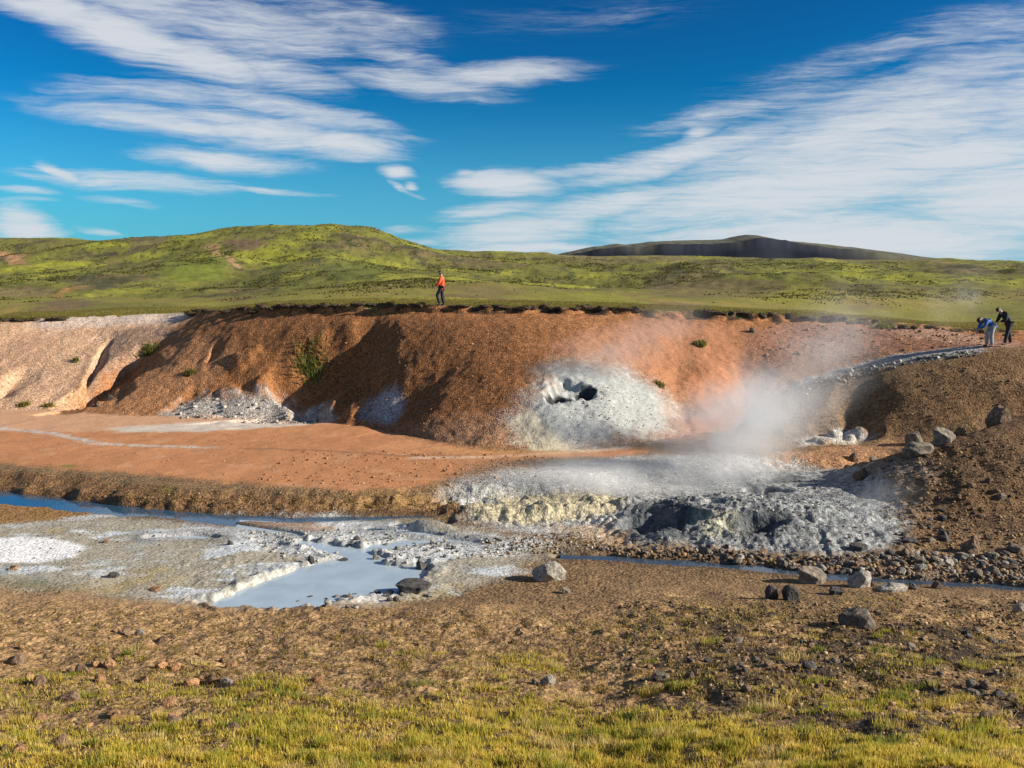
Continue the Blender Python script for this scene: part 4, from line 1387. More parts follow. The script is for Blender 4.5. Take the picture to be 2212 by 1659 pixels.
BOULDERS = [
    (914, 446, 25, 19, 'grey', 'round', 'round grey boulder on the ridge, left of two side by side'),
    (943, 444, 28, 19, 'grey', 'block', 'grey boulder with a slanting top beside the round boulder'),
    (917, 457, 34, 16, 'grey', 'slab', 'long low brown-grey boulder just below the round boulder'),
    (961, 436, 15, 11, 'brown', 'round', 'small rounded boulder between the slanting one and the big one'),
    (1000, 424, 28, 21, 'brown', 'round', 'big rounded brown boulder high on the ridge at the picture edge'),
    (853, 462, 13, 13, 'brown', 'block', 'upright brown boulder with a long shadow at the ridge foot'),
    (860, 481, 21, 15, 'brown', 'block', 'pointed tan boulder behind the grey mud mound'),
    (943, 542, 18, 16, 'dark', 'block', 'dark cube-like boulder on the gravel slope above the stream'),
    (970, 553, 26, 22, 'brown', 'block', 'dark reddish boulder, tallest on the gravel slope'),
    (909, 543, 20, 8, 'dark', 'slab', 'flat dark stone lying between mud mound and dark boulder'),
    (1014, 553, 18, 9, 'grey', 'slab', 'flat grey stone on the gravel slope at the picture edge'),
    (857, 551, 22, 9, 'dark', 'slab', 'flat dark slab at the foot of the grey mud mound'),
    (811, 584, 38, 21, 'grey', 'block', 'large grey boulder with a pinkish side on the near stream bank'),
    (860, 588, 30, 20, 'pale', 'block', 'pitted pale boulder on the near stream bank'),
    (771, 599, 14, 16, 'dark', 'round', 'smaller of two dark round boulders side by side'),
    (790, 600, 18, 17, 'dark', 'round', 'larger of two dark round boulders side by side'),
    (836, 595, 20, 10, 'dark', 'slab', 'low dark stone between the large grey and pitted boulders'),
    (892, 592, 36, 9, 'pale', 'slab', 'long low pale stone right behind the pitted boulder'),
    (913, 590, 14, 9, 'dark', 'block', 'dark stone at the end of the long low pale stone'),
    (937, 589, 12, 9, 'brown', 'round', 'brown stone at the stream edge beyond the long pale stone'),
    (858, 628, 46, 24, 'grey', 'round', 'big two-toned boulder alone on the near grassy gravel'),
    (1019, 612, 14, 10, 'pale', 'block', 'whitish stone on the near gravel at the picture edge'),
    (911, 651, 13, 10, 'grey', 'block', 'pointed grey stone beside a rusty one on dark gravel'),
    (928, 653, 13, 9, 'rust', 'block', 'rusty orange stone beside the pointed grey stone'),
    (991, 559, 16, 8, 'grey', 'slab', 'grey stone below the tall reddish boulder'),
    (1008, 570, 22, 7, 'brown', 'slab', 'flat brown slab close to the stream on the gravel slope'),
    (548, 582, 40, 22, 'pale', 'block', 'crusted grey-white rock with a long shadow beside the pool'),
    (566, 594, 12, 8, 'grey', 'block', 'small grey stone near the crusted grey-white rock'),
    (421, 574, 18, 17, 'dark', 'block', 'dark pointed rock standing at the pool rim'),
    (412, 592, 44, 13, 'dark', 'slab', 'low dark rock shelf on the pool rim'),
    (548, 686, 18, 13, 'pale', 'block', 'whitish angular stone in the grass in the middle foreground'),
    (660, 681, 21, 10, 'grey', 'slab', 'tilted grey slab stone on dark soil in the middle foreground'),
    (534, 685, 9, 8, 'dark', 'block', 'small dark stone touching the whitish angular stone'),
    (971, 696, 16, 9, 'grey', 'slab', 'flat grey stone on dark soil in the lower right corner'),
    (689, 680, 16, 10, 'brown', 'block', 'brown stone with a white tip near the tilted slab'),
    (116, 721, 14, 10, 'rust', 'round', 'orange rounded stone on the bare patch in the lower left'),
    (205, 726, 18, 9, 'rust', 'slab', 'long tan-orange stone at the edge of the near grass'),
    (231, 728, 16, 8, 'brown', 'slab', 'flat pinkish stone next to the long tan-orange stone'),
    (20, 753, 17, 10, 'rust', 'round', 'tan rounded stone in the lower left corner'),
    (59, 748, 26, 18, 'brown', 'block', 'brown broken rock standing in the lower left grass'),
    (211, 684, 14, 14, 'brown', 'block', 'upright brown stone beside a white-topped stone'),
    (227, 687, 15, 9, 'pale', 'slab', 'white-topped tilted stone beside the upright brown stone'),
    (176, 671, 15, 9, 'rust', 'block', 'reddish-tan stone in a scatter of red stones'),
    (161, 669, 14, 9, 'rust', 'round', 'rounded reddish stone left in the scatter of red stones'),
    (145, 683, 13, 9, 'rust', 'slab', 'low red stone in front of the scatter of red stones'),
    (319, 683, 16, 10, 'rust', 'block', 'dark red stone at the upper edge of the near grass'),
    (140, 636, 12, 7, 'pale', 'slab', 'pale flat stone on the ochre slope above the red stones'),
    (113, 578, 14, 7, 'dark', 'slab', 'flat dark stone on the grey silt flat'),
    (156, 591, 14, 5, 'rust', 'slab', 'thin rusty stone on the grey silt flat'),
    (14, 570, 12, 6, 'rust', 'slab', 'rusty stone just below the round white patch'),
    (106, 543, 10, 5, 'brown', 'block', 'small brown stone right of the round white patch'),
    (15, 665, 26, 15, 'brown', 'block', 'dark broken rock on the ochre slope at the picture edge'),
    (68, 702, 24, 12, 'brown', 'slab', 'rough brown rock half sunk in the lower left grass'),
    (230, 545, 9, 6, 'dark', 'block', 'dark stone on the silt between stream and pool'),
    (311, 565, 11, 9, 'dark', 'block', 'dark blue-black stone on the white crust of the pool'),
    (110, 400, 7, 6, 'dark', 'round', 'small dark boulder on the lower bank left of the rubble'),
    (97, 407, 9, 7, 'brown', 'block', 'brown boulder at the foot of the pale bank'),
    (752, 333, 9, 6, 'dark', 'block', 'lone dark stone high on the bank behind the steam'),
]
for (u, v, w, h, key, shape, lab) in BOULDERS:
    put_rock('rock', u, v, w, h, key, shape, lab)

# scattered stones: the largest ones stand alone, the crumbs are gravel
ORD = ('first second third fourth fifth sixth seventh eighth ninth tenth eleventh twelfth thirteenth fourteenth fifteenth sixteenth seventeenth eighteenth nineteenth twentieth').split()
ORD += ['twenty-' + w for w in ORD[:9]]


def name_apart(items, text):
    """things that look alike are told apart by their order from left to right: items = [(left-to-right place, object)]"""
    items = sorted(items, key=lambda q: q[0])
    for i, (_, o) in enumerate(items):
        o['label'] = text if len(items) == 1 else '%s %s' % (ORD[min(i, len(ORD) - 1)], text.replace('stone in the ', 'stone from left in ', 1).replace('stone on the ', 'stone from left on ', 1).replace('stone at the ', 'stone from left at ', 1).replace('clod ', 'clod from left ', 1))


TINT = {'grey': 'grey', 'dark': 'blackish', 'brown': 'brown', 'pale': 'pale', 'rust': 'rusty'}
STONE_FIELDS = [
    # outline, count, size range (m), keys, label, group
    ([(690, 545), (800, 556), (900, 552), (1020, 556), (1020, 583), (900, 578), (800, 570), (700, 560)], 95, (0.14, 0.34), ('grey', 'grey', 'dark', 'brown', 'pale'),
     ('in the stony apron', ('below the mud mound', 'behind the large grey boulder', 'towards the picture edge'), (790, 900)), 'stones of the stony apron'),
    ([(880, 500), (1020, 480), (1020, 552), (930, 552), (880, 540)], 34, (0.12, 0.32), ('brown', 'dark', 'brown', 'grey'), ('on the gravel slope', ('next to the mud mound', 'around the dark boulder', 'right of the reddish boulder'), (910, 962)), 'stones on the gravel slope'),
    ([(700, 640), (1020, 610), (1020, 740), (900, 720), (720, 705)], 60, (0.09, 0.22), ('brown', 'dark', 'grey', 'brown'), ('in the dark turf', ('left of the two-toned boulder', 'in front of the two-toned boulder', 'right of the two-toned boulder'), (800, 905)), 'stones in the near right turf'),
    ([(0, 640), (120, 625), (240, 650), (240, 690), (160, 735), (0, 760)], 40, (0.09, 0.24), ('rust', 'brown', 'brown', 'rust'), ('in the thin turf', ('near the left picture edge', 'around the red stones', 'near the white-topped stone'), (75, 165)), 'stones in the near left turf'),
    ([(285, 606), (330, 597), (420, 586), (432, 598), (340, 610)], 34, (0.10, 0.26), ('dark', 'pale', 'grey'), ('on the near pool rim', ('left end', 'middle', 'right end'), (355, 390)), 'stones on the pool rim'),
    ([(270, 540), (420, 540), (500, 545), (480, 556), (390, 560), (330, 556)], 26, (0.10, 0.24), ('pale', 'dark', 'pale'), ('on the crust', ('left of the inlet', 'beside the inlet', 'right of the pool'), (340, 420)), 'stones on the white crust'),
    ([(830, 448), (930, 455), (905, 466), (850, 470)], 18, (0.12, 0.28), ('grey', 'pale', 'brown'), ('at the ridge foot', ('by the upright boulder', 'below the long low boulder', 'below the slanting boulder'), (865, 905)), 'stones under the boulder ridge'),
]


def sample_poly(px, n, seed):
    rg = np.random.default_rng(seed)
    P = np.array([at(u, v)[:2] for u, v in px])
    lo, hi = P.min(0), P.max(0)
    out = []
    while len(out) < n:
        q = rg.uniform(lo, hi, (n * 3, 2))
        # denser close to us than a flat spread would be in the view
        sd = poly_sd(q[:, 0], q[:, 1], P)
        for a in q[sd > 0]:
            out.append(a)
            if len(out) >= n:
                break
    return np.array(out)


alike = {}
for fi, (px, n, (s0, s1), keys, lab, grp) in enumerate(STONE_FIELDS):
    pts = sample_poly(px, n, 40 + fi)
    zs = surf(pts[:, 0], pts[:, 1])
    for i, (x, y) in enumerate(pts):
        s = s0 + (s1 - s0) * random.random() ** 2.2
        key = random.choice(keys)
        o = link('stone', ROCKS[key, 'stone%d' % random.randrange(3)])
        o.scale = (s * random.uniform(0.45, 0.7), s * random.uniform(0.35, 0.55), s * random.uniform(0.3, 0.5))
        o.rotation_euler = (random.uniform(-0.3, 0.3), random.uniform(-0.3, 0.3), random.uniform(0, 6.28))
        o.location = (x, y, max(zs[i], WATER_Z - 0.02) + o.scale[2] * 0.45)
        uu = 512 + F * x / y
        zone = lab[1][0 if uu < lab[2][0] else (1 if uu < lab[2][1] else 2)]
        big = 'larger' if s > s0 + 0.35 * (s1 - s0) else 'smaller'
        tag(o, 'stone', 'stone', grp)
        alike.setdefault('%s %s stone %s, %s' % (big, TINT[key], lab[0], zone), []).append((uu, o))

for text, items in alike.items():
    name_apart(items, text)

M_GRAVEL = mat_attr('gravel', 0.9)
_ico_v, _ico_f = None, None


def ico():
    bm = bmesh.new()
    bmesh.ops.create_icosphere(bm, subdivisions=1, radius=1.0)
    v = np.array([q.co[:] for q in bm.verts])
    f = np.array([[l.index for l in q.verts] for q in bm.faces])
    bm.free()
    return v, f


ICO_V, ICO_F = ico()


def gravel(name, fields, label):
    allc, allf, allt = [], [], []
    base = 0
    for fi, (px, n, (s0, s1), cols) in enumerate(fields):
        rg = np.random.default_rng(900 + fi)
        pts = sample_poly(px, n, 300 + fi)
        zs = surf(pts[:, 0], pts[:, 1])
        ok = zs > WATER_Z - 0.01
        pts, zs = pts[ok], zs[ok]
        n = len(pts)
        s = s0 + (s1 - s0) * rg.random(n) ** 4
        jit = 1 + 0.8 * (rg.random((n, len(ICO_V), 1)) - 0.5)
        v = ICO_V[None] * jit * (s[:, None, None] * np.stack([rg.uniform(0.7, 1.2, n), rg.uniform(0.6, 1.1, n), rg.uniform(0.4, 0.85, n)], 1)[:, None, :])
        a = rg.uniform(0, 6.28, n)
        ca, sa = np.cos(a)[:, None], np.sin(a)[:, None]
        vx = v[..., 0] * ca - v[..., 1] * sa + pts[:, 0:1]
        vy = v[..., 0] * sa + v[..., 1] * ca + pts[:, 1:2]
        vz = v[..., 2] + (zs + s * 0.25)[:, None]
        allc.append(np.stack([vx, vy, vz], -1).reshape(-1, 3))
        allf.append((ICO_F[None] + (np.arange(n) * len(ICO_V))[:, None, None]).reshape(-1, 3) + base)
        base += n * len(ICO_V)
        cc = np.array(cols)[rg.integers(0, len(cols), n)] * rg.uniform(0.6, 1.35, (n, 1))
        allt.append(np.repeat(cc, len(ICO_V), 0))
    me = mesh_np(name, np.concatenate(allc), np.concatenate(allf), [M_GRAVEL], {'tone': np.concatenate(allt).astype(np.float32)}, smooth=False)
    return tag(link(name, me), label, 'gravel', kind='stuff')


BRN = [(0.19, 0.112, 0.056), (0.13, 0.078, 0.042), (0.27, 0.17, 0.085), (0.07, 0.045, 0.03), (0.34, 0.24, 0.125)]
GRY = [(0.18, 0.165, 0.145), (0.09, 0.085, 0.08), (0.29, 0.27, 0.235), (0.06, 0.058, 0.056), (0.20, 0.145, 0.095)]
WHT = [(0.38, 0.365, 0.33), (0.25, 0.24, 0.22), (0.12, 0.12, 0.115), (0.45, 0.41, 0.32)]
ORG = [(0.30, 0.14, 0.06), (0.18, 0.09, 0.05), (0.40, 0.22, 0.11)]
gravel('gravel', [
    ([(590, 548), (680, 548), (780, 557), (1040, 556), (1040, 588), (880, 579), (740, 566), (620, 557)], 4200, (0.012, 0.085), GRY + BRN),
    ([(0, 610), (300, 612), (520, 600), (720, 600), (1040, 592), (1040, 766), (0, 766)], 6500, (0.008, 0.034), BRN),
    ([(620, 602), (760, 604), (1040, 596), (1040, 745), (760, 712), (620, 690)], 3000, (0.012, 0.055), BRN + GRY[3:4]),
    ([(880, 470), (1040, 440), (1040, 556), (920, 556), (880, 520)], 1800, (0.02, 0.07), BRN),
    ([(620, 545), (640, 505), (700, 488), (780, 476), (860, 490), (890, 520), (860, 554), (700, 552)], 1500, (0.012, 0.06), WHT + GRY),
    ([(240, 530), (420, 530), (540, 542), (520, 556), (430, 562), (410, 592), (330, 602), (230, 606), (300, 570), (250, 545)], 1300, (0.015, 0.06), WHT),
    ([(480, 540), (580, 532), (620, 548), (560, 556), (490, 556)], 700, (0.015, 0.06), WHT + BRN),
    ([(0, 520), (200, 520), (280, 545), (230, 600), (0, 600)], 350, (0.012, 0.04), GRY),
    ([(300, 450), (560, 456), (540, 478), (420, 490), (240, 484)], 600, (0.02, 0.07), ORG),
    ([(0, 430), (300, 436), (300, 480), (0, 462)], 90, (0.02, 0.05), ORG),
    ([(180, 400), (330, 402), (330, 420), (180, 420)], 220, (0.03, 0.14), WHT),
    ([(300, 320), (520, 325), (520, 440), (430, 435), (300, 400)], 1100, (0.012, 0.055), ORG + BRN[1:2]),
    ([(530, 400), (660, 395), (660, 432), (570, 446)], 420, (0.012, 0.05), WHT),
    ([(780, 385), (980, 350), (980, 356), (860, 378), (790, 400)], 350, (0.03, 0.13), GRY + WHT),
    ([(760, 322), (1000, 332), (985, 344), (850, 362), (760, 370)], 500, (0.03, 0.12), ORG + BRN),
    ([(850, 400), (1000, 356), (1020, 400), (900, 436)], 800, (0.012, 0.055), BRN),
    ([(160, 487), (300, 494), (460, 500), (460, 510), (300, 514), (200, 512), (60, 500)], 500, (0.01, 0.045), BRN),
], 'loose stones and crumbs of soil strewn over the valley floor')


# ------------------------------------------------------------------ turf and plants
M_GRASS = mat_attr('grass_blades', 0.75, 0.45)
TONES = np.array([(0.46, 0.36, 0.075), (0.39, 0.33, 0.06), (0.29, 0.28, 0.045), (0.52, 0.39, 0.13), (0.56, 0.42, 0.20), (0.20, 0.215, 0.035)])


def blades(name, pts, zs, length, width, tones, label, cat='grass', kind='stuff', lean=0.5, seed=1):
    rg = np.random.default_rng(seed)
    n = len(pts)
    a = rg.uniform(0, 2 * np.pi, n)
    ln = length * rg.uniform(0.55, 1.3, n)
    w = width * rg.uniform(0.7, 1.3, n)
    le = rg.uniform(0.1, 1.0, n) * lean
    la = rg.uniform(0, 2 * np.pi, n)
    bx, by = np.cos(a) * w, np.sin(a) * w
    tip = np.stack([pts[:, 0] + np.cos(la) * ln * le, pts[:, 1] + np.sin(la) * ln * le, zs + ln * np.sqrt(np.clip(1 - le * le, 0.1, 1))], 1)
    b0 = np.stack([pts[:, 0] - bx, pts[:, 1] - by, zs - 0.01], 1)
    b1 = np.stack([pts[:, 0] + bx, pts[:, 1] + by, zs - 0.01], 1)
    co = np.stack([b0, b1, tip], 1).reshape(-1, 3)
    f = np.arange(n * 3).reshape(-1, 3)
    t = np.stack([tones * 0.8, tones * 0.8, tones], 1).reshape(-1, 3)
    me = mesh_np(name, co, f, [M_GRASS], {'tone': t.astype(np.float32)}, smooth=False)
    o = link(name, me)
    if kind:
        tag(o, label, cat, kind=kind)
    return o


def near_grass():
    rg = np.random.default_rng(77)
    n = 700000
    y = 8.4 + 12.0 * rg.random(n) ** 1.5
    x = rg.uniform(-0.70, 0.70, n) * y
    g = grassiness(x, y)
    clump = 0.5 + 0.5 * fbm(x * 5.0, y * 5.0, 2, 641)
    keep = rg.random(n) < g * sst(clump, 0.22, 0.9) * (0.80 + 0.5 * (1 - sst(y, 9.5, 13)))
    x, y, g = x[keep], y[keep], g[keep]
    z = surf(x, y)
    n = len(x)
    lush = 0.8 * fbm(x * 0.9, y * 0.9, 3, 651) + 0.7 * fbm(x * 3.2, y * 3.2, 2, 652)
    ln = (0.045 + 0.05 * sst(lush, -0.2, 0.5)) * (0.6 + 0.6 * g)
    k = np.clip((rg.normal(0, 0.9, n) + 2.5 - 3.6 * lush), 0, 5.0)
    order = np.array([5, 2, 1, 0, 3, 4])
    ki = np.clip(k.astype(int), 0, 4)
    fr = (k - ki)[:, None]
    tones = TONES[order[ki]] * (1 - fr) + TONES[order[np.clip(ki + 1, 0, 5)]] * fr
    tones = np.minimum(tones * np.array([1.15, 1.08, 0.9]) * rg.uniform(1.1, 1.75, (n, 1)), 0.85)
    print('grass blades', n)
    blades('grass', np.stack([x, y], 1), z, ln, 0.0075, tones, 'yellow-green grass and moss on the near slope', lean=0.75, seed=5)
    # dry low growth on the brown ground above
    n = 420000
    y = 10.0 + 10.2 * rg.random(n)
    x = rg.uniform(-0.62, 0.62, n) * y
    cl = fbm(x * 2.6, y * 2.6, 3, 661)
    g = grassiness(x, y)
    keep = (rg.random(n) < 0.7 * sst(cl, 0.0, 0.5) * (1 - g) * (1 - sst(y, 18.6, 20.2)))
    x, y = x[keep], y[keep]
    z = surf(x, y)
    n = len(x)
    tt = np.array([(0.42, 0.28, 0.10), (0.50, 0.36, 0.09), (0.30, 0.18, 0.08), (0.38, 0.33, 0.07), (0.22, 0.13, 0.06)])[rg.integers(0, 5, n)] * rg.uniform(0.7, 1.2, (n, 1))
    print('dry blades', n)
    blades('dry_grass', np.stack([x, y], 1), z, np.full(n, 0.048), 0.010, tt, 'dry ochre moss and stalks dotted over the brown slope', lean=0.85, seed=6)


near_grass()


def tussocks():
    """taller clumps standing out of the near turf"""
    rg = np.random.default_rng(80)
    n = 520
    y = 9.2 + 8.0 * rg.random(n) ** 1.6
    x = rg.uniform(-0.58, 0.58, n) * y
    g = grassiness(x, y)
    k = rg.random(n) < 0.12 + 0.25 * sst(x, 1, 4) + 0.6 * g
    x, y = x[k], y[k]
    P, T, Ln = [], [], []
    for i in range(len(x)):
        m = int(rg.integers(40, 150))
        r = rg.uniform(0.05, 0.16)
        a, q = rg.uniform(0, 6.28, m), r * np.sqrt(rg.random(m))
        P.append(np.stack([x[i] + q * np.cos(a) * 1.5, y[i] + q * np.sin(a)], 1))
        c = np.array([(0.26, 0.28, 0.045), (0.46, 0.42, 0.07), (0.66, 0.50, 0.20), (0.60, 0.46, 0.10)][rg.integers(0, 4)])
        T.append(c[None] * rg.uniform(0.7, 1.4, (m, 1)))
        Ln.append(np.full(m, rg.uniform(0.06, 0.14)))
    P = np.concatenate(P)
    blades('tussock_grass', P, surf(P[:, 0], P[:, 1]), np.concatenate(Ln), 0.006, np.minimum(np.concatenate(T), 0.8), 'taller straw and green tussocks in the near turf', lean=0.65, seed=11)


tussocks()


def bank_turf():
    """rough yellow sward along the top of the bank and tufts on the terrace lip"""
    rg = np.random.default_rng(78)
    n = 110000
    x = rg.uniform(-34, 34, n)
    yt = YT(x)
    y = yt + 0.1 + 9 * rg.random(n) ** 1.5
    z = surf(x, y)
    tt = np.array([(0.20, 0.17, 0.035), (0.25, 0.19, 0.05), (0.13, 0.135, 0.025), (0.28, 0.20, 0.06)])[rg.integers(0, 4, n)] * rg.uniform(0.7, 1.2, (n, 1))
    bare = (x < -14) & (y < yt + 0.8) & (x > -23)
    k = ~bare
    blades('meadow_grass', np.stack([x, y], 1)[k], z[k], np.full(k.sum(), 0.055), 0.02, tt[k], 'rough yellow grass on the plain behind the bank', lean=0.7, seed=7)
    n = 4200
    x = rg.uniform(-13, -0.5, n)
    y = TLO(x) + 0.25 + np.abs(rg.normal(0, 0.5, n))
    c = fbm(x * 1.5, y * 1.5, 3, 671)
    k = rg.random(n) < sst(c, -0.05, 0.45)
    x, y = x[k], y[k]
    z = surf(x, y)
    ok = z > 0.05
    x, y, z = x[ok], y[ok], z[ok]
    tt = np.array([(0.26, 0.17, 0.045), (0.19, 0.14, 0.035), (0.31, 0.20, 0.06)])[rg.integers(0, 3, len(x))] * rg.uniform(0.7, 1.2, (len(x), 1))
    blades('sedge', np.stack([x, y], 1), z, np.full(len(x), 0.09), 0.02, tt, 'ochre sedge along the dark lip of the terrace', lean=0.7, seed=8)


bank_turf()


def hill_scrub():
    """low dark heath and tussocks on the hills"""
    rg = np.random.default_rng(79)
    n = 420000
    y = 66 + 330 * rg.random(n) ** 1.6
    x = rg.uniform(-0.66, 0.66, n) * y
    c1 = fbm(x * 0.05, y * 0.035, 3, 681)
    c2 = fbm(x * 0.35, y * 0.2, 3, 682)
    p = sst(c1 + 0.8 * c2, 0.05, 0.5) * sst(y, 66, 100)
    k = rg.random(n) < p
    x, y = x[k], y[k]
    z = surf(x, y)
    m = len(x)
    print('scrub', m)
    tt = np.array([(0.060, 0.066, 0.020), (0.10, 0.10, 0.024), (0.13, 0.095, 0.045), (0.16, 0.16, 0.03)])[rg.integers(0, 4, m)] * rg.uniform(0.6, 1.3, (m, 1))
    blades('heath_scrub', np.stack([x, y], 1), z, 0.06 + 0.0008 * y, 0.0008 * y + 0.04, tt, 'low dark heath and tussocks dotted over the green hills', 'scrub', 'stuff', 0.8, 9)


hill_scrub()

# turf clods hanging over the top of the bank
M_EARTH = mat_plain('turf_soil', (0.055, 0.036, 0.022), 0.95, 0.5, 3.0)
CLODS = []
for i in range(4):
    CLODS.append(rock_mesh('clod', 700 + i, 2, 9, M_EARTH))


def clod(u, v, w, h, label, group, seed):
    p = at(u, v)
    s = p[1] / F
    hw, hh = w * s * 0.5, h * s
    o = link('turf_clod', CLODS[seed % 4])
    o.scale = (hw, max(0.28, hw * 0.55), hh * 0.62)
    o.rotation_euler = (0, 0, random.uniform(-0.35, 0.35))
    x, y = p[0], p[1] + 0.1
    o.location = (x, y, tz(x, y) + hh * 0.18)
    tag(o, label, 'turf', group)
    # grass cap: blades standing on the clod, in its own frame
    rg = np.random.default_rng(seed)
    n = int(40 + 60 * hw)
    a = rg.uniform(0, 6.28, n)
    r = np.sqrt(rg.random(n)) * 0.95
    px = np.stack([r * np.cos(a), r * np.sin(a)], 1)
    zz = 0.72 * np.sqrt(np.clip(1 - r * r, 0, 1)) - 0.05
    tt = np.array([(0.20, 0.17, 0.035), (0.25, 0.18, 0.05), (0.13, 0.13, 0.025)])[rg.integers(0, 3, n)]
    g = blades('grass_cap', px, zz, np.full(n, 0.38), 0.09, tt * 1.25, None, None, None, 0.7, seed)
    g.parent = o
    g['kind'] = 'stuff'
    return o


k = 0
for (u0, u1, v0, v1, step, lab, grp) in [
    (-10, 62, 321, 317, 7, 'dark grassy clod on the rim of the pale bank', 'turf clods on the pale bank rim'),
    (188, 330, 312, 306, 6.5, 'dark turf clod on the rim left of the red-jacketed person', 'turf clods along the rim, left stretch'),
    (335, 432, 306, 306, 7, 'dark overhanging turf clod near the feet of the red-jacketed person', 'turf clods along the rim, middle stretch'),
    (445, 640, 307, 310, 8, 'dark overhanging turf clod on the rim above the white vent', 'turf clods along the rim above the vent'),
    (690, 880, 312, 322, 8, 'dark turf clod on the rim behind the rising steam', 'turf clods along the rim behind the steam'),
    (890, 1020, 324, 333, 11, 'low turf clod beside the path near the two stooping people', 'turf clods by the path'),
]:
    u = u0
    row = []
    while u < u1:
        f = (u - u0) / (u1 - u0)
        if random.random() < 0.8:
            c_o = clod(u + random.uniform(-1, 1), v0 + (v1 - v0) * f + random.uniform(0.6, 4.0), random.uniform(8, 20), random.uniform(3.5, 7.5), lab, grp, 1000 + k)
            row.append((u, c_o))
            k += 1
        u += step * random.uniform(0.7, 1.5)
    name_apart(row, lab)


# tufts growing on the bank
def tuft(u, v, w, h, label, seed, tone):
    p = at(u, v)
    s = p[1] / F
    e = bpy.data.objects.new('plant', None)
    COL.objects.link(e)
    e.location = (p[0], p[1], p[2])
    tag(e, label, 'plant')
    rg = np.random.default_rng(seed)
    n = int(60 + w * 14)
    px = rg.normal(0, 1, (n, 2)) * np.array([w * s * 0.27, w * s * 0.22])
    zz = surf(px[:, 0] + p[0], px[:, 1] + p[1]) - p[2]
    tt = np.array(tone)[None] * rg.uniform(0.6, 1.4, (n, 1))
    g = blades('foliage', px, zz, np.full(n, h * s), 0.035, tt, None, None, None, 0.8, seed)
    g.parent = e
    g['kind'] = 'stuff'


for i, (u, v, w, h, lab) in enumerate([
    (310, 369, 28, 8, 'spreading green plant in the dark gully of the bank'),
    (76, 361, 5, 4, 'small green tuft on the pale part of the bank'),
    (190, 374, 8, 5, 'green tuft on the orange spur of the bank'),
    (150, 352, 12, 6, 'green tuft in the shaded mauve gully'),
    (48, 406, 10, 3, 'flat yellowish tuft at the foot of the pale bank'),
    (23, 405, 10, 3, 'leftmost flat yellowish tuft at the bank foot'),
    (660, 385, 8, 4, 'dull green tuft beside the white vent'),
    (884, 328, 14, 6, 'green cushion plant below the rim near the path'),
    (700, 345, 10, 5, 'dull green cushion high on the bank behind the steam'),
]):
    tuft(u, v, w, h, lab, 60 + i, (0.20, 0.205, 0.05) if i != 4 and i != 5 else (0.26, 0.22, 0.05))


# ------------------------------------------------------------------ people
def skin_obj(name, joints, bones, mat, parent, root, sub=2):
    me = bpy.data.meshes.new(name)
    names = list(joints)
    me.from_pydata([joints[n][0] for n in names], [(names.index(a), names.index(b)) for a, b in bones], [])
    o = link(name, me, parent)
    sk = o.modifiers.new('skin', 'SKIN')
    sk.use_smooth_shade = True
    sk.branch_smoothing = 0.4
    for i, n in enumerate(names):
        r = joints[n][1]
        me.skin_vertices[0].data[i].radius = r if isinstance(r, tuple) else (r, r)
        me.skin_vertices[0].data[i].use_root = (n == root)
    sb = o.modifiers.new('smooth', 'SUBSURF')
    sb.levels = sub
    sb.render_levels = sub
    me.materials.append(mat)
    return o


def head_mesh(name, kind, mat, parent, mtx):
    """kind 'head': skull with nose, chin and ears as one shell; kind 'hair': cap over crown and nape"""
    bm = bmesh.new()
    bmesh.ops.create_uvsphere(bm, u_segments=20, v_segments=14, radius=1.0)
    kill = []
    for v in bm.verts:
        x, y, z = v.co
        p = Vector((x * 0.078, y * 0.098, z * 0.118))
        if kind == 'head':
            if y < -0.6 and abs(x) < 0.22 and -0.35 < z < 0.1:
                p.y -= 0.022
            if z < -0.4:
                p.x *= 0.82
                p.y -= 0.008
            if abs(x) > 0.93 and abs(z) < 0.25:
                p.x *= 1.16
        else:
            p *= 1.07
            p.z += 0.006
            if y < -0.45 and z < 0.4 or z < -0.8:
                kill.append(v)
        v.co = p
    if kill:
        bmesh.ops.delete(bm, geom=kill, context='VERTS')
    for f in bm.faces:
        f.smooth = True
    me = bpy.data.meshes.new(name)
    bm.to_mesh(me)
    bm.free()
    me.materials.append(mat)
    o = link(name, me, parent)
    o.matrix_local = mtx
    return o


M_SKIN = mat_plain('skin', (0.50, 0.29, 0.20), 0.55, 0.08, 20)
M_HAIR = mat_plain('hair', (0.020, 0.014, 0.011), 0.6, 0.3, 40)


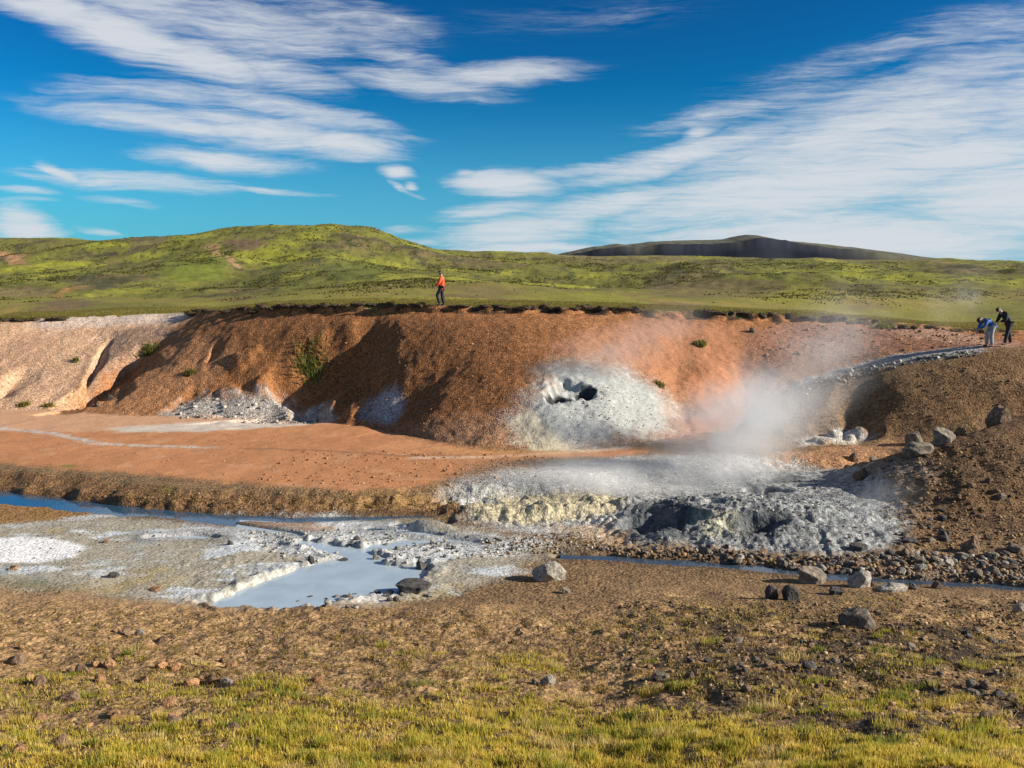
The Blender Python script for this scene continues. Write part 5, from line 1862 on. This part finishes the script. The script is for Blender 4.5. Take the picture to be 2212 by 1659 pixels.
def person(loc, face, J, label, jacket, trousers, shoe, hair=M_HAIR):
    """J: joint name -> (x forward is -y in the figure's frame, x side, z up) in metres"""
    root = bpy.data.objects.new('person', None)
    COL.objects.link(root)
    root.location = loc
    root.rotation_euler = (0, 0, face)
    tag(root, label, 'person')
    g = lambda n: Vector(J[n])
    # one continuous body: trunk, limbs, hands and fingers
    B = {
        'pelvis': (g('pelvis'), (0.11, 0.085)), 'waist': (g('pelvis').lerp(g('chest'), 0.5), (0.105, 0.08)), 'chest': (g('chest'), (0.13, 0.095)),
        'neck': (g('neck'), 0.052), 'skull': (g('head'), (0.07, 0.08)),
    }
    E = [('pelvis', 'waist'), ('waist', 'chest'), ('chest', 'neck'), ('neck', 'skull')]
    for s in 'lr':
        B['hip' + s] = (g('hip' + s), 0.078)
        B['knee' + s] = (g('knee' + s), 0.052)
        B['ankle' + s] = (g('ankle' + s), 0.036)
        B['toe' + s] = (g('toe' + s), 0.028)
        B['sh' + s] = (g('sh' + s), 0.052)
        B['elb' + s] = (g('elb' + s), 0.038)
        B['wri' + s] = (g('wri' + s), 0.026)
        d = (g('wri' + s) - g('elb' + s)).normalized()
        side = d.cross(Vector((0, 0, 1)))
        side = side.normalized() if side.length > 0.1 else Vector((0, 1, 0))
        palm = g('wri' + s) + d * 0.07
        B['palm' + s] = (palm, (0.034, 0.018))
        E += [('pelvis', 'hip' + s), ('hip' + s, 'knee' + s), ('knee' + s, 'ankle' + s), ('ankle' + s, 'toe' + s), ('chest', 'sh' + s), ('sh' + s, 'elb' + s), ('elb' + s, 'wri' + s), ('wri' + s, 'palm' + s)]
        for k_, (off, ln) in enumerate(((-0.027, 0.066), (-0.009, 0.078), (0.009, 0.074), (0.027, 0.058))):
            a = palm + side * off + d * 0.035
            c = a + d * ln * 0.7 + Vector((0, 0, -0.012))
            B['fa%d%s' % (k_, s)] = (a, 0.0095)
            B['fb%d%s' % (k_, s)] = (c, 0.008)
            E += [('palm' + s, 'fa%d%s' % (k_, s)), ('fa%d%s' % (k_, s), 'fb%d%s' % (k_, s))]
        th = g('wri' + s) + d * 0.03 + side * 0.045
        B['thumb' + s] = (th, 0.010)
        B['thumbtip' + s] = (th + d * 0.04 + side * 0.012, 0.008)
        E += [('wri' + s, 'thumb' + s), ('thumb' + s, 'thumbtip' + s)]
    skin_obj('body', B, E, M_SKIN, root, 'pelvis', 1)
    # jacket
    up = lambda a, b, f: g(a).lerp(g(b), f)
    Jk = {'hem': (up('pelvis', 'chest', -0.52), (0.20, 0.17)), 'w': (up('pelvis', 'chest', 0.40), (0.19, 0.155)), 'c': (g('chest'), (0.20, 0.16)), 'n': (up('chest', 'neck', 1.05), (0.085, 0.08))}
    Ej = [('hem', 'w'), ('w', 'c'), ('c', 'n')]
    for s in 'lr':
        Jk['s' + s] = (g('sh' + s), 0.10)
        Jk['e' + s] = (g('elb' + s), 0.078)
        Jk['w' + s] = (up('elb' + s, 'wri' + s, 0.95), 0.055)
        Ej += [('c', 's' + s), ('s' + s, 'e' + s), ('e' + s, 'w' + s)]
    skin_obj('jacket', Jk, Ej, jacket, root, 'w')
    T = {'p': (g('pelvis'), (0.14, 0.12))}
    Et = []
    for s in 'lr':
        T['h' + s] = (g('hip' + s), 0.115)
        T['k' + s] = (g('knee' + s), 0.092)
        T['a' + s] = (up('knee' + s, 'ankle' + s, 1.02), 0.078)
        Et += [('p', 'h' + s), ('h' + s, 'k' + s), ('k' + s, 'a' + s)]
    skin_obj('trousers', T, Et, trousers, root, 'p')
    for s in 'lr':
        S_ = {'heel': (g('ankle' + s) + Vector((0, 0.03, -0.03)), 0.058), 'mid': (up('ankle' + s, 'toe' + s, 0.5) + Vector((0, 0, -0.02)), (0.045, 0.04)), 'toe': (g('toe' + s), (0.042, 0.032))}
        skin_obj('shoe', S_, [('heel', 'mid'), ('mid', 'toe')], shoe, root, 'mid')
    # head turned along the neck, face towards local -y
    hd = g('head') - g('neck')
    tilt = math.atan2(-hd.y, hd.z)
    mtx = Matrix.Translation(g('head') + hd.normalized() * 0.03) @ Matrix.Rotation(tilt * 1.0 + J.get('nod', 0.0), 4, 'X')
    # skull shell belongs to the continuous body; it is kept as the head of the same figure
    head_mesh('head', 'head', M_SKIN, root, mtx)
    head_mesh('hair', 'hair', hair, root, mtx)
    return root


def foot_at(u, v):
    p = at(u, v)
    return p


M_RED = mat_plain('red_jacket', (0.88, 0.10, 0.03), 0.7, 0.12, 12)
M_NAVY = mat_plain('navy_trousers', (0.012, 0.014, 0.024), 0.8, 0.2, 12)
M_BLUE = mat_plain('blue_jacket', (0.03, 0.10, 0.34), 0.7, 0.2, 12)
M_GREYT = mat_plain('grey_trousers', (0.30, 0.30, 0.31), 0.8, 0.15, 12)
M_BLACK = mat_plain('black_cloth', (0.014, 0.014, 0.016), 0.8, 0.2, 12)
M_SHOE = mat_plain('boot_leather', (0.035, 0.028, 0.022), 0.7, 0.2, 12)

# walking, facing left (local -y is the way the figure faces)
walk = dict(pelvis=(0, 0.02, 0.95), chest=(0, 0.03, 1.32), neck=(0, 0.02, 1.50), head=(0, -0.035, 1.63), nod=0.12,
            hipl=(0.085, 0.02, 0.92), hipr=(-0.085, 0.02, 0.92), kneel=(0.09, -0.20, 0.53), kneer=(-0.09, 0.03, 0.49), anklel=(0.09, -0.06, 0.10), ankler=(-0.09, 0.12, 0.09),
            toel=(0.09, -0.22, 0.045), toer=(-0.09, -0.06, 0.035), shl=(0.19, 0.03, 1.42), shr=(-0.19, 0.03, 1.42), elbl=(0.25, -0.04, 1.14), elbr=(-0.24, 0.0, 1.14),
            wril=(0.22, -0.26, 0.97), wrir=(-0.22, -0.17, 0.95))
pf = at(441, 308.5)
person((pf[0], pf[1] + 0.25, tz(pf[0], pf[1] + 0.25) - 0.01), -math.pi / 2 - 0.15, walk, 'person in a red-orange jacket and dark trousers walking along the bank rim', M_RED, M_NAVY, M_SHOE)
# stooping deeply
bend = dict(pelvis=(0, 0.16, 0.93), chest=(0, -0.16, 1.17), neck=(0, -0.34, 1.22), head=(0, -0.46, 1.19), nod=0.5,
            hipl=(0.09, 0.15, 0.90), hipr=(-0.09, 0.15, 0.90), kneel=(0.11, 0.05, 0.50), kneer=(-0.12, 0.0, 0.50), anklel=(0.12, 0.10, 0.09), ankler=(-0.13, 0.02, 0.09),
            toel=(0.13, -0.07, 0.04), toer=(-0.14, -0.15, 0.04), shl=(0.19, -0.22, 1.16), shr=(-0.19, -0.22, 1.16), elbl=(0.22, -0.36, 0.93), elbr=(-0.22, -0.30, 0.90),
            wril=(0.15, -0.55, 0.80), wrir=(-0.16, -0.42, 0.70))
pf = at(988, 346.5)
person((pf[0], pf[1], tz(pf[0], pf[1]) - 0.01), -math.pi / 2 + 0.2, bend, 'person in a blue jacket and pale grey trousers stooping over the ground', M_BLUE, M_GREYT, M_SHOE)
lean = dict(pelvis=(0, 0.16, 0.98), chest=(0, -0.10, 1.33), neck=(0, -0.27, 1.46), head=(0, -0.40, 1.53), nod=0.35,
            hipl=(0.10, 0.15, 0.95), hipr=(-0.10, 0.15, 0.95), kneel=(0.14, -0.04, 0.52), kneer=(-0.14, 0.30, 0.52), anklel=(0.16, -0.16, 0.09), ankler=(-0.18, 0.44, 0.09),
            toel=(0.17, -0.32, 0.04), toer=(-0.20, 0.28, 0.04), shl=(0.21, -0.15, 1.39), shr=(-0.21, -0.13, 1.39), elbl=(0.25, -0.24, 1.10), elbr=(-0.26, -0.20, 1.10),
            wril=(0.14, -0.44, 1.04), wrir=(-0.13, -0.42, 1.01))
pf = at(1005, 344.8)
person((pf[0], pf[1], tz(pf[0], pf[1]) - 0.01), -math.pi / 2 + 0.25, lean, 'person dressed all in black leaning forward with legs apart', M_BLACK, M_BLACK, M_SHOE)


# ------------------------------------------------------------------ steam
def steam(loc, radii, rot, dens, label, seed, scale=1.1, thr=0.42, low=0.0):
    bm = bmesh.new()
    bmesh.ops.create_icosphere(bm, subdivisions=3, radius=1.0)
    me = bpy.data.meshes.new('steam')
    bm.to_mesh(me)
    bm.free()
    o = link('steam', me)
    o.location = loc
    o.scale = radii
    o.rotation_euler = rot
    m = bpy.data.materials.new('steam')
    m.use_nodes = True
    nt = m.node_tree
    nt.nodes.clear()
    L = nt.links.new
    out = nt.nodes.new('ShaderNodeOutputMaterial')
    pv = nt.nodes.new('ShaderNodeVolumePrincipled')
    pv.inputs['Color'].default_value = (0.985, 0.99, 1.0, 1)
    pv.inputs['Anisotropy'].default_value = 0.15
    L(pv.outputs[0], out.inputs['Volume'])
    tc = nt.nodes.new('ShaderNodeTexCoord')
    geo = nt.nodes.new('ShaderNodeNewGeometry')
    ln = nt.nodes.new('ShaderNodeVectorMath')
    ln.operation = 'LENGTH'
    L(tc.outputs['Object'], ln.inputs[0])
    fall = nt.nodes.new('ShaderNodeMapRange')
    fall.interpolation_type = 'SMOOTHSTEP'
    L(ln.outputs['Value'], fall.inputs[0])
    fall.inputs[1].default_value = 0.98
    fall.inputs[2].default_value = 0.0
    n1 = nt.nodes.new('ShaderNodeTexNoise')
    n1.inputs['Scale'].default_value = scale
    n1.inputs['Detail'].default_value = 4
    n1.inputs['Roughness'].default_value = 0.6
    n1.inputs['Distortion'].default_value = 0.6
    mp = nt.nodes.new('ShaderNodeMapping')
    mp.inputs['Location'].default_value = (seed * 3.7, seed * 1.3, 0)
    mp.inputs['Scale'].default_value = (0.7, 1, 1.0)
    L(geo.outputs['Position'], mp.inputs['Vector'])
    L(mp.outputs[0], n1.inputs['Vector'])
    mr = nt.nodes.new('ShaderNodeMapRange')
    mr.interpolation_type = 'SMOOTHSTEP'
    L(n1.outputs[0], mr.inputs[0])
    mr.inputs[1].default_value = thr
    mr.inputs[2].default_value = thr + 0.28
    mr.inputs[3].default_value = low
    mu_ = nt.nodes.new('ShaderNodeMath')
    mu_.operation = 'MULTIPLY'
    L(fall.outputs[0], mu_.inputs[0])
    L(mr.outputs[0], mu_.inputs[1])
    m2 = nt.nodes.new('ShaderNodeMath')
    m2.operation = 'MULTIPLY'
    L(mu_.outputs[0], m2.inputs[0])
    m2.inputs[1].default_value = dens
    L(m2.outputs[0], pv.inputs['Density'])
    me.materials.append(m)
    tag(o, label, 'steam', kind='stuff')
    return o


steam(PY(730, 440, 33.5), (4.2, 1.9, 2.7), (0, math.radians(-40), 0), 1.2, 'dense white steam rising behind the grey mud mound', 1, 0.55, 0.36, 0.22)
steam(PY(800, 378, 37.0), (5.8, 1.5, 2.8), (0, math.radians(-42), 0), 0.5, 'thin steam drifting up in front of the grey chute', 2, 0.5, 0.38, 0.15)
steam(PY(625, 478, 31.0), (6.0, 1.6, 0.95), (0, math.radians(2), 0), 0.8, 'low steam hanging over the pale ground beside the mud mound', 3, 0.6, 0.40, 0.15)
steam(PY(560, 518, 25.6), (3.8, 0.8, 0.7), (0, 0, 0), 0.34, 'wisp of steam over the sulphur crust', 4, 0.9, 0.42, 0.05)
steam(PY(620, 350, 43.0), (5.4, 1.2, 1.8), (0, math.radians(-22), 0), 0.36, 'faint steam drifting up from the white vent', 5, 0.6, 0.37, 0.15)
steam(PY(878, 512, 26.2), (1.8, 0.7, 1.0), (0, math.radians(-30), 0), 0.75, 'wisp of steam at the right end of the mud mound', 6, 1.0, 0.40, 0.1)
steam(PY(955, 303, 48.0), (2.8, 1.0, 1.9), (0, math.radians(-40), 0), 0.28, 'faint steam above the path near the stooping people', 7, 0.7, 0.40, 0.1)
